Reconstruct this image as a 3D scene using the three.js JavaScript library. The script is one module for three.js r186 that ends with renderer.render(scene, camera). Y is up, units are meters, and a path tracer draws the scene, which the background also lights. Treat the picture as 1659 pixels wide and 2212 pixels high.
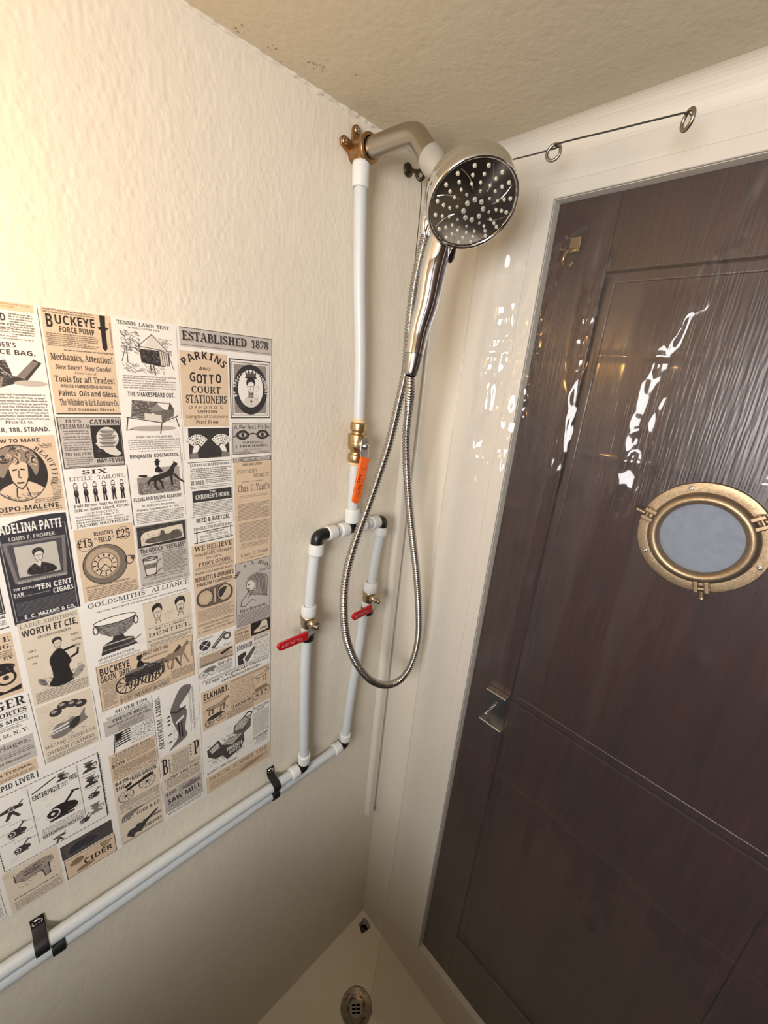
import * as THREE from 'three';
import { RectAreaLightUniformsLib } from 'three/addons/lights/RectAreaLightUniformsLib.js';
import { RoundedBoxGeometry } from 'three/addons/geometries/RoundedBoxGeometry.js';
import { mergeGeometries } from 'three/addons/utils/BufferGeometryUtils.js';

// Room in metres: left wall x = 0, door wall z = 0, shower pan y = 0, ceiling y = 1.722.
const H = 1.722, XR = 0.95, ZB = 1.15;

// ------------------------------------------------------------------ camera, sky, light, exposure
const scene = new THREE.Scene();
const camera = new THREE.PerspectiveCamera(102, 1659 / 2212, 0.02, 20);
camera.position.set(0.5, 1.42, 0.5735);
camera.quaternion.setFromRotationMatrix(new THREE.Matrix4().makeBasis(
  new THREE.Vector3(0.69128, 0.08744, -0.71728),
  new THREE.Vector3(-0.28133, 0.94689, -0.15571),
  new THREE.Vector3(0.66557, 0.30943, 0.67916)));
scene.background = new THREE.Color().setRGB(0.2, 0.225, 0.27);
const renderer = new THREE.WebGLRenderer();
renderer.toneMapping = THREE.LinearToneMapping;
renderer.toneMappingExposure = 0.95;
renderer.shadowMap.enabled = true;
RectAreaLightUniformsLib.init();

// daylight through the frosted window in the wall behind the camera
const WIN = { x: 0.61, y: 1.40, w: 0.42, h: 0.34 };
const day = new THREE.RectAreaLight(new THREE.Color().setRGB(1.0, 0.985, 0.975), 30, WIN.w, WIN.h);
day.position.set(WIN.x, WIN.y, ZB - 0.012);
day.lookAt(WIN.x, WIN.y, 0);
scene.add(day);

// ------------------------------------------------------------------ helpers
let seed = 7;
const rnd = () => { seed = (seed * 1664525 + 1013904223) >>> 0; return seed / 4294967296; };
const V = (x, y, z) => new THREE.Vector3(x, y, z);
const used = {};
function numbered(n) { used[n] = (used[n] ?? -1) + 1; return used[n] ? n + '_' + String(used[n]).padStart(3, '0') : n; }
function lit(o) { o.castShadow = true; o.receiveShadow = true; return o; }
function tag(o, label, category, group) { o.userData.label = label; o.userData.category = category; if (group) o.userData.group = group; return o; }
function thing(name, label, category, group) { const g = new THREE.Group(); g.name = numbered(name); scene.add(g); return tag(g, label, category, group); }
function part(name, geo, material, parent, label) { const m = lit(new THREE.Mesh(geo, material)); m.name = name; parent.add(m); if (label) m.userData.label = label; return m; }
function solo(name, geo, material, label, category, group) { const m = lit(new THREE.Mesh(geo, material)); m.name = numbered(name); scene.add(m); return tag(m, label, category, group); }
function structure(name, geo, material) { const m = lit(new THREE.Mesh(geo, material)); m.name = name; m.userData.kind = 'structure'; scene.add(m); return m; }
const join = (list) => mergeGeometries(list.map((g) => { const q = g.index ? g.toNonIndexed() : g; for (const k of Object.keys(q.attributes)) if (!['position', 'normal', 'uv'].includes(k)) q.deleteAttribute(k); return q; }));
const move = (g, x, y, z) => g.translate(x, y, z);
// uv in metres by the dominant axis of each normal
function metreUV(g) {
  const p = g.attributes.position, n = g.attributes.normal, uv = new Float32Array(p.count * 2);
  for (let i = 0; i < p.count; i++) {
    const ax = Math.abs(n.getX(i)), ay = Math.abs(n.getY(i)), az = Math.abs(n.getZ(i));
    const a = ax >= ay && ax >= az ? [p.getZ(i), p.getY(i)] : ay >= az ? [p.getX(i), p.getZ(i)] : [p.getX(i), p.getY(i)];
    uv[2 * i] = a[0]; uv[2 * i + 1] = a[1];
  }
  g.setAttribute('uv', new THREE.BufferAttribute(uv, 2)); return g;
}
const box = (x0, x1, y0, y1, z0, z1) => metreUV(move(new THREE.BoxGeometry(x1 - x0, y1 - y0, z1 - z0), (x0 + x1) / 2, (y0 + y1) / 2, (z0 + z1) / 2));
const rbox = (x0, x1, y0, y1, z0, z1, r) => metreUV(move(new RoundedBoxGeometry(x1 - x0, y1 - y0, z1 - z0, 2, r), (x0 + x1) / 2, (y0 + y1) / 2, (z0 + z1) / 2));
// turned profile [[radius, distance along axis], ...] from point a in direction d
function turned(a, d, profile, seg = 28, phiStart = 0) {
  const g = new THREE.LatheGeometry(profile.map(([r, t]) => new THREE.Vector2(Math.max(r, 1e-5), t)), seg, phiStart);
  g.applyQuaternion(new THREE.Quaternion().setFromUnitVectors(V(0, 1, 0), d.clone().normalize()));
  return move(g, a.x, a.y, a.z);
}
const rod = (a, b, r, seg = 20) => { const L = a.distanceTo(b), e = Math.min(r * 0.18, L * 0.2); return turned(a, b.clone().sub(a), [[0, 0], [r - e, 0], [r, e], [r, L - e], [r - e, L], [0, L]], seg); };
const tube = (pts, r, n = 60, seg = 16, tension = 0.5) => new THREE.TubeGeometry(new THREE.CatmullRomCurve3(pts, false, 'catmullrom', tension), n, r, seg, false);

// tileable value noise
function tileNoise(cx, cy, s) {
  let q = s >>> 0; const r = () => { q = (q * 1664525 + 1013904223) >>> 0; return q / 4294967296; };
  const t = new Float32Array(cx * cy); for (let i = 0; i < t.length; i++) t[i] = r();
  const sm = (k) => k * k * (3 - 2 * k);
  return (u, v) => {
    const x = u * cx, y = v * cy, i = Math.floor(x), j = Math.floor(y), a = sm(x - i), b = sm(y - j);
    const I = ((i % cx) + cx) % cx, J = ((j % cy) + cy) % cy, I1 = (I + 1) % cx, J1 = (J + 1) % cy;
    const p = t[J * cx + I], p1 = t[J * cx + I1], s0 = t[J1 * cx + I], s1 = t[J1 * cx + I1];
    return (p + (p1 - p) * a) * (1 - b) + (s0 + (s1 - s0) * a) * b;
  };
}
function dataTex(w, h, fn, srgb, metres) {
  const d = new Uint8Array(w * h * 4);
  for (let y = 0; y < h; y++) for (let x = 0; x < w; x++) {
    const c = fn(x / w, y / h), o = (y * w + x) * 4;
    if (typeof c === 'number') d[o] = d[o + 1] = d[o + 2] = Math.max(0, Math.min(255, c * 255)); else for (let k = 0; k < 3; k++) d[o + k] = Math.max(0, Math.min(255, c[k]));
    d[o + 3] = 255;
  }
  const t = new THREE.DataTexture(d, w, h); t.wrapS = t.wrapT = THREE.RepeatWrapping; t.magFilter = THREE.LinearFilter; t.minFilter = THREE.LinearFilter;
  if (srgb) t.colorSpace = THREE.SRGBColorSpace;
  if (metres) t.repeat.set(1 / metres, 1 / metres);
  t.needsUpdate = true; return t;
}
const std = (o) => new THREE.MeshStandardMaterial(o), phys = (o) => new THREE.MeshPhysicalMaterial(o);
const lin = (r, g, b) => new THREE.Color().setRGB(r, g, b);

// ------------------------------------------------------------------ materials
const nA = tileNoise(110, 60, 3), nB = tileNoise(34, 16, 5), nC = tileNoise(9, 7, 9), nD = tileNoise(220, 150, 11);
const wallBump = dataTex(1024, 1024, (u, v) => 0.52 * nA(u, v) + 0.2 * nB(u, v) + 0.1 * nC(u, v) + 0.18 * nD(u, v), false, 0.42);
const eA = tileNoise(70, 70, 21), eB = tileNoise(22, 22, 22), eC = tileNoise(190, 190, 23);
const ceilBump = dataTex(1024, 1024, (u, v) => 0.45 * eA(u, v) + 0.4 * eB(u, v) + 0.15 * eC(u, v), false, 0.4);
const tA = tileNoise(5, 6, 31), tB = tileNoise(60, 60, 33);
const paintTone = dataTex(512, 512, (u, v) => { const k = (tA(u, v) - 0.5) * 6 + (tB(u, v) - 0.5) * 4; return [226 + k, 218 + k, 202 + k]; }, true, 0.7);
const M = {};
M.wall = std({ map: paintTone, bumpMap: wallBump, bumpScale: 0.0005, roughness: 0.58 });
M.smoothPaint = phys({ color: 0xd7d1c4, roughness: 0.42 });
M.pan = phys({ color: 0xd6cfbb, roughness: 0.35 });
M.white = phys({ color: 0xe9e9e6, roughness: 0.35 });
M.pex = phys({ color: 0xd6dcdf, roughness: 0.36, transmission: 0.22, thickness: 0 });
M.collar = phys({ color: 0xe2e5e4, roughness: 0.4, transmission: 0.15, thickness: 0 });
M.black = phys({ color: 0x101012, roughness: 0.38 });
M.rubber = std({ color: 0x0d0f12, roughness: 0.55 });
M.brass = std({ color: lin(0.52, 0.37, 0.19), metalness: 1, roughness: 0.3 });
M.oldBrass = std({ color: lin(0.36, 0.26, 0.15), metalness: 1, roughness: 0.36 });
M.valveBrass = std({ color: lin(0.46, 0.37, 0.25), metalness: 1, roughness: 0.34 });
M.copper = std({ color: lin(0.40, 0.24, 0.12), metalness: 1, roughness: 0.38 });
M.nickel = phys({ color: lin(0.44, 0.40, 0.34), metalness: 1, roughness: 0.3 });
M.chrome = std({ color: lin(0.74, 0.74, 0.73), metalness: 1, roughness: 0.07 });
M.chromeSoft = std({ color: lin(0.48, 0.47, 0.46), metalness: 1, roughness: 0.18 });
M.steel = std({ color: lin(0.50, 0.50, 0.49), metalness: 1, roughness: 0.28 });
M.faceplate = std({ color: lin(0.46, 0.45, 0.45), metalness: 1, roughness: 0.2 });
M.darkSteel = std({ color: lin(0.06, 0.06, 0.065), metalness: 1, roughness: 0.35 });
M.nozzle = phys({ color: 0xb9b3a2, roughness: 0.5 });
M.holder = phys({ color: 0x9a978e, roughness: 0.4 });
M.cream = phys({ color: 0xd8b98a, roughness: 0.45 });
M.orange = phys({ color: 0xf06a1e, roughness: 0.42 });
M.red = phys({ color: 0xb8101c, roughness: 0.38 });
M.cord = std({ color: 0x2b2a24, roughness: 0.8 });
M.darkMetal = std({ color: lin(0.10, 0.085, 0.06), metalness: 1, roughness: 0.42 });

// dark varnished wood with an upright grain
const g1 = tileNoise(190, 9, 41), g2 = tileNoise(380, 22, 42), g3 = tileNoise(40, 3, 43), g4 = tileNoise(6, 6, 44);
const woodTone = dataTex(1024, 1024, (u, v) => { const k = 0.45 * g1(u, v) + 0.3 * g3(u, v) + 0.25 * g4(u, v); return [31 + 31 * k, 16 + 17 * k, 14 + 14 * k]; }, true, 0.5);
const woodBump = dataTex(1024, 1024, (u, v) => 0.25 * g1(u, v) + 0.7 * g2(u, v) + 0.05 * g3(u, v), false, 0.5);
M.wood = phys({ map: woodTone, bumpMap: woodBump, bumpScale: 0.00032, roughness: 0.31, specularIntensity: 1 });

// ------------------------------------------------------------------ the setting
const OX0 = 0.19, OX1 = 0.711, OY0 = 0.13, OY1 = 1.65, DZ = -0.012;   // door opening and face of the door
structure('floor', (() => {
  const s = new THREE.Shape([[-0.06, -0.06], [XR + 0.06, -0.06], [XR + 0.06, 0.72], [-0.06, 0.72]].map(([x, z]) => new THREE.Vector2(x, -z)));
  const hole = (pts) => s.holes.push(new THREE.Path(pts.map(([x, z]) => new THREE.Vector2(x, -z))));
  hole([[0.0155, 0.029], [0.0165, 0.018], [0.013, 0.013], [0.019, 0.006], [0.03, 0.007], [0.042, 0.009], [0.0425, 0.016], [0.038, 0.037], [0.034, 0.037]]);
  hole(Array.from({ length: 40 }, (_, k) => [0.1315 + 0.034 * Math.cos(k * Math.PI / 20), 0.137 + 0.034 * Math.sin(k * Math.PI / 20)]));
  const g = new THREE.ExtrudeGeometry(s, { depth: 0.03, bevelEnabled: false }); g.rotateX(-Math.PI / 2); return move(g, 0, -0.03, 0);
})(), M.pan);
structure('floor_cabin', box(-0.06, XR + 0.06, -0.03, 0, 0.72, ZB + 0.06), M.wood);
structure('wall_left', box(-0.06, 0, 0, H, -0.06, ZB), M.wall);
structure('wall_right', box(XR, XR + 0.06, 0, H, -0.06, ZB), M.wood);
structure('wall_front', join([box(0, OX0, 0, H, -0.09, 0), box(OX1, XR, 0, H, -0.09, 0), box(OX0, OX1, OY1, H, -0.09, 0), box(OX0, OX1, 0, OY0, -0.09, 0)]), M.smoothPaint);
const wx0 = WIN.x - WIN.w / 2, wx1 = WIN.x + WIN.w / 2, wy0 = WIN.y - WIN.h / 2, wy1 = WIN.y + WIN.h / 2;
structure('wainscot_back', rbox(0.001, XR - 0.001, 0.001, 1.12, ZB - 0.02, ZB - 0.0005, 0.002), M.wood);
structure('wall_back', join([box(-0.06, wx0, 0, H, ZB, ZB + 0.06), box(wx1, XR + 0.06, 0, H, ZB, ZB + 0.06), box(wx0, wx1, 0, wy0, ZB, ZB + 0.06), box(wx0, wx1, wy1, H, ZB, ZB + 0.06)]), M.wall);
// ceiling with a few specks of mould beside the left wall
{
  const c = document.createElement('canvas'); c.width = 1024; c.height = 1024; const k = c.getContext('2d');
  k.fillStyle = '#c3b9a3'; k.fillRect(0, 0, 1024, 1024);
  for (let i = 0; i < 5000; i++) { const a = rnd() < 0.5; k.fillStyle = a ? 'rgba(176,164,138,.10)' : 'rgba(214,206,188,.10)'; k.beginPath(); k.arc(rnd() * 1024, rnd() * 1024, 1 + rnd() * 5, 0, 7); k.fill(); }
  // canvas spans x 0..0.64 m and z 0..0.64 m
  const px = (x, z) => [x * 1600, 1024 - z * 1600];
  for (const [x, z, n, r] of [[0.030, 0.262, 9, 0.008], [0.034, 0.253, 6, 0.005], [0.016, 0.300, 6, 0.005], [0.004, 0.28, 5, 0.006], [0.012, 0.33, 5, 0.006], [0.055, 0.22, 3, 0.004]])
    for (let i = 0; i < n; i++) { const [a, b] = px(x + (rnd() - 0.5) * 2 * r, z + (rnd() - 0.5) * 2 * r); k.fillStyle = `rgba(96,78,48,${0.25 + rnd() * 0.4})`; k.beginPath(); k.arc(a, b, 0.5 + rnd() * 1.8, 0, 7); k.fill(); }
  const t = new THREE.CanvasTexture(c); t.colorSpace = THREE.SRGBColorSpace; t.wrapS = t.wrapT = THREE.MirroredRepeatWrapping; t.repeat.set(1 / 0.64, 1 / 0.64);
  M.ceiling = std({ map: t, bumpMap: ceilBump, bumpScale: 0.0005, roughness: 0.75 });
}
structure('ceiling', box(-0.06, XR + 0.06, H, H + 0.05, -0.09, ZB + 0.06), M.ceiling);
// uneven bead of filler where the left wall meets the ceiling
structure('trim_1', (() => {
  const g = new THREE.CylinderGeometry(0.0035, 0.0035, ZB - 0.004, 10, 420, true); g.rotateX(Math.PI / 2); move(g, 0, 0, ZB / 2);
  const p = g.attributes.position, na = tileNoise(90, 7, 61), nb = tileNoise(260, 9, 62);
  for (let i = 0; i < p.count; i++) { const z = p.getZ(i), k = 0.35 + 1.1 * na(z / ZB, 0.3) * nb(z / ZB, p.getX(i) * 40 + 0.5); p.setX(i, p.getX(i) * k + 0.0005); p.setY(i, p.getY(i) * k + H - 0.0004); }
  g.computeVertexNormals(); return g;
})(), M.smoothPaint);
// corner moulding that stops above the pan
structure('trim_2', (() => {
  const s = new THREE.Shape(); s.moveTo(0, -0.036); s.lineTo(0.004, -0.036); s.quadraticCurveTo(0.012, -0.0355, 0.0128, -0.029); s.lineTo(0.0128, -0.0165); s.quadraticCurveTo(0.0042, -0.0145, 0.0036, -0.009); s.quadraticCurveTo(0.0036, -0.003, 0.008, 0); s.lineTo(0, 0); s.closePath();
  const g = new THREE.ExtrudeGeometry(s, { depth: H - 0.407 - 0.002, bevelEnabled: false, curveSegments: 8 }); g.rotateX(-Math.PI / 2); return move(g, 0.0002, 0.407, 0.0002);
})(), M.smoothPaint);
// casing strips around the door
structure('trim_3', join([rbox(0.1665, 0.1898, OY0, 1.6675, 0.0002, 0.005, 0.002), rbox(OX1 + 0.0002, 0.734, OY0, 1.6675, 0.0002, 0.005, 0.002), rbox(0.1665, 0.734, OY1 + 0.0002, 1.6675, 0.0003, 0.0052, 0.002)]), M.smoothPaint);
// rounded plaster cove between ceiling and door wall
structure('trim_4', (() => {
  const r = 0.026, sh = new THREE.Shape(); sh.moveTo(0, 0); sh.lineTo(r, 0); for (let i = 1; i <= 10; i++) { const a = Math.PI / 2 + i / 10 * Math.PI / 2; sh.lineTo(r + r * Math.cos(a), -r + r * Math.sin(a)); } sh.closePath();
  const g = new THREE.ExtrudeGeometry(sh, { depth: XR - 0.012, bevelEnabled: false }); g.rotateY(-Math.PI / 2); return move(g, XR - 0.0005, H - 0.0002, 0.0002);
})(), M.smoothPaint);
// frosted window behind the camera
{
  const w = new THREE.Group(); w.name = 'window_1'; w.userData.kind = 'structure'; scene.add(w);
  const f = 0.02;
  part('window_frame', join([rbox(wx0, wx1, wy0, wy0 + f, ZB, ZB + 0.05, 0.003), rbox(wx0, wx1, wy1 - f, wy1, ZB, ZB + 0.05, 0.003), rbox(wx0, wx0 + f, wy0, wy1, ZB, ZB + 0.05, 0.003), rbox(wx1 - f, wx1, wy0, wy1, ZB, ZB + 0.05, 0.003)]), M.white, w);
  part('pane', box(wx0 + f, wx1 - f, wy0 + f, wy1 - f, ZB + 0.015, ZB + 0.02), std({ color: 0xffffff, emissive: lin(1, 0.98, 0.97), emissiveIntensity: 2.5, roughness: 0.6 }), w);
}

// ------------------------------------------------------------------ the door with its porthole
const door = new THREE.Group(); door.name = 'door_1'; door.userData.kind = 'structure'; scene.add(door);
{
  const x0 = OX0 + 0.0005, x1 = OX1 - 0.0005, y0 = OY0 + 0.0005, y1 = OY1 - 0.0005, z0 = DZ - 0.03, sx0 = 0.267, sx1 = 0.62;
  part('stile', rbox(x0, sx0, y0, y1, z0, DZ, 0.0015), M.wood, door); part('stile', rbox(sx1, x1, y0, y1, z0, DZ, 0.0015), M.wood, door);
  const rails = [[1.565, y1], [0.84, 0.914], [y0, 0.27]];
  for (const [a, b] of rails) part('rail', rbox(sx0, sx1, a, b, z0, DZ, 0.0015), M.wood, door);
  const hole = (s, cx, cy, r) => s.holes.push(new THREE.Path().absarc(cx, cy, r, 0, Math.PI * 2, true));
  const panel = (a, b, cut) => {
    const e = 0.0005, s = new THREE.Shape([[sx0 + e, a + e], [sx1 - e, a + e], [sx1 - e, b - e], [sx0 + e, b - e]].map((q) => new THREE.Vector2(...q)));
    if (cut) hole(s, 0.442, 1.274, 0.047);
    const g = new THREE.ExtrudeGeometry(s, { depth: 0.018, bevelEnabled: false, curveSegments: 32 }); return metreUV(move(g, 0, 0, DZ - 0.024));
  };
  part('panel', panel(0.914, 1.565, true), M.wood, door); part('panel', panel(0.27, 0.84, false), M.wood, door);
  const bead = (a, b) => {
    const w = 0.013, o = new THREE.Shape([[sx0, a], [sx1, a], [sx1, b], [sx0, b]].map((q) => new THREE.Vector2(...q))); o.holes.push(new THREE.Path([[sx0 + w, a + w], [sx0 + w, b - w], [sx1 - w, b - w], [sx1 - w, a + w]].map((q) => new THREE.Vector2(...q))));
    return metreUV(move(new THREE.ExtrudeGeometry(o, { depth: 0.0012, bevelEnabled: true, bevelThickness: 0.0016, bevelSize: 0.0022, bevelOffset: -0.0022, bevelSegments: 3 }), 0, 0, DZ - 0.0075));
  };
  part('panel_moulding', bead(0.914, 1.565), M.wood, door); part('panel_moulding', bead(0.27, 0.84), M.wood, door);

  // porthole
  const pc = V(0.442, 1.274, DZ - 0.006), zz = V(0, 0, 1);
  const pb = tileNoise(24, 24, 71), pb2 = tileNoise(90, 90, 72);
  const patina = dataTex(256, 256, (u, v) => { const k = 0.6 * pb(u, v) + 0.4 * pb2(u, v); return [128 + 58 * k, 110 + 50 * k, 84 + 42 * k]; }, true);
  patina.repeat.set(6, 2);
  M.patina = std({ map: patina, metalness: 1, roughness: 0.42 });
  const port = part('porthole', turned(pc, zz, [[0.046, -0.022], [0.046, 0.004], [0.0539, 0.0045], [0.0546, 0.0052], [0.0642, 0.0052], [0.0653, 0.0042], [0.0653, 0]], 96), M.patina, door, 'round brass porthole with a cloudy pane and three swing lugs');
  part('ring', turned(pc, zz, [[0.0405, 0.003], [0.0405, 0.008], [0.0414, 0.0112], [0.0445, 0.0138], [0.0483, 0.0138], [0.0515, 0.0115], [0.0536, 0.0068], [0.0539, 0.004]], 96), M.patina, port);
  const q1 = tileNoise(13, 13, 81), q2 = tileNoise(60, 60, 82);
  const grime = dataTex(512, 512, (u, v) => { const s = Math.abs(Math.sin((u * 0.5 + v * 1.0) * 40 + q1(u, v) * 6)) < 0.03 ? 0.1 : 0; return 0.5 + 0.35 * q1(u, v) + 0.15 * q2(u, v) + s; });
  part('glass', (() => { const g = new THREE.CircleGeometry(0.0417, 64); return move(g, pc.x, pc.y, pc.z + 0.005); })(), phys({ color: lin(0.50, 0.56, 0.66), roughness: 0.85, roughnessMap: grime, transmission: 0.72, thickness: 0, side: THREE.DoubleSide }), port, 'cloudy blue grey glass');
  for (const deg of [113, -14, 214]) { const a = deg * Math.PI / 180; part('screw', turned(V(pc.x + 0.0595 * Math.cos(a), pc.y + 0.0595 * Math.sin(a), pc.z + 0.0052), zz, [[0.0027, 0], [0.0026, 0.0006], [0.0012, 0.0011], [0.0008, 0.0005], [0, 0.0004]], 16), M.steel, port, 'bright countersunk screw'); }
  for (const deg of [37, 166, -73]) {
    const a = deg * Math.PI / 180, lug = [];
    lug.push(move(new RoundedBoxGeometry(0.014, 0.005, 0.012, 2, 0.0012), 0, 0.0052, 0), move(new RoundedBoxGeometry(0.014, 0.005, 0.012, 2, 0.0012), 0, -0.0052, 0));
    lug.push(move(new THREE.CylinderGeometry(0.0024, 0.0024, 0.017, 12), 0.002, 0, 0.003), move(new THREE.CylinderGeometry(0.0032, 0.0028, 0.009, 10).rotateZ(Math.PI / 2), 0.009, 0, 0.003), move(new THREE.SphereGeometry(0.0036, 12, 8), 0.0135, 0, 0.003));
    const g = join(lug); g.rotateZ(a); part('swing_lug', move(g, pc.x + 0.0567 * Math.cos(a), pc.y + 0.0567 * Math.sin(a), pc.z + 0.009), M.patina, port);
  }
  // small brass hook near the top of the hinge stile
  const hk = part('coat_hook', rbox(0.215, 0.229, 1.5908, 1.6083, DZ, DZ + 0.0025, 0.001), M.oldBrass, door, 'small worn brass hook');
  part('hook_arm', tube([V(0.2220, 1.5938, DZ + 0.002), V(0.2205, 1.5908, DZ + 0.012), V(0.2185, 1.5818, DZ + 0.018), V(0.2185, 1.5748, DZ + 0.014), V(0.2215, 1.5728, DZ + 0.007), V(0.2250, 1.5788, DZ + 0.004)], 0.0018, 36, 10), M.brass, hk);
  part('hook_stud', rod(V(0.2165, 1.5918, DZ + 0.0015), V(0.2085, 1.5933, DZ + 0.012), 0.0019, 12), M.brass, hk);
  // sprung chrome latch
  const lt = part('latch', rbox(0.228, 0.266, 0.8545, 0.9215, DZ, DZ + 0.002, 0.0008), M.darkSteel, door, 'chrome latch plate with two flanges and a coil spring');
  part('flange', rbox(0.228, 0.266, 0.9185, 0.9215, DZ, DZ + 0.014, 0.001), M.chrome, lt); part('flange', rbox(0.226, 0.270, 0.8535, 0.8575, DZ, DZ + 0.016, 0.0014), M.chrome, lt);
  const coil = []; for (let i = 0; i <= 140; i++) { const t = i / 140, a = t * Math.PI * 2 * 7, r = 0.0058 - 0.0022 * t; coil.push(V(0.2505 - 0.0165 * t + r * Math.cos(a) * 0.5, 0.902 - 0.034 * t, DZ + 0.010 + r * Math.sin(a))); }
  part('spring', new THREE.TubeGeometry(new THREE.CatmullRomCurve3(coil), 420, 0.0011, 6), M.chrome, lt);
}

// a bent bar of rounded-rectangle section: centres, half widths, one width direction, thickness; u runs across its outer face, v along it
function ribbon(pts, half, wdir, th, outer) {
  const n = pts.length, sec = 16, pos = [], uv = [], idx = [], w = wdir.clone().normalize();
  const L = [0]; for (let i = 1; i < n; i++) L.push(L[i - 1] + pts[i].distanceTo(pts[i - 1]));
  for (let i = 0; i < n; i++) {
    const t = pts[Math.min(i + 1, n - 1)].clone().sub(pts[Math.max(i - 1, 0)]).normalize(), nn = V(0, 0, 0).crossVectors(w, t).normalize();
    if (nn.dot(outer) < 0) nn.negate();
    for (let k = 0; k < sec; k++) {
      const a = (k + 0.5) / sec * Math.PI * 2, c = Math.cos(a), s = Math.sin(a), e = 0.35;
      const cx = Math.sign(c) * Math.pow(Math.abs(c), e), sy = Math.sign(s) * Math.pow(Math.abs(s), e);
      const p = pts[i].clone().addScaledVector(w, cx * half[i]).addScaledVector(nn, sy * th / 2);
      pos.push(p.x, p.y, p.z); uv.push(sy > 0.3 ? 0.5 + 0.5 * cx : 0.01, L[i] / L[n - 1]);
    }
  }
  for (let i = 0; i < n - 1; i++) for (let k = 0; k < sec; k++) { const a = i * sec + k, b = i * sec + (k + 1) % sec, c = a + sec, d = b + sec; idx.push(a, b, c, b, d, c); }
  for (const [i, flip] of [[0, 1], [n - 1, 0]]) { const m = pos.length / 3; pos.push(pts[i].x, pts[i].y, pts[i].z); uv.push(0.01, i ? 1 : 0); for (let k = 0; k < sec; k++) { const a = i * sec + k, b = i * sec + (k + 1) % sec; idx.push(...(flip ? [m, b, a] : [m, a, b])); } }
  const g = new THREE.BufferGeometry(); g.setAttribute('position', new THREE.Float32BufferAttribute(pos, 3)); g.setAttribute('uv', new THREE.Float32BufferAttribute(uv, 2)); g.setIndex(idx); g.computeVertexNormals(); return g;
}

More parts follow.
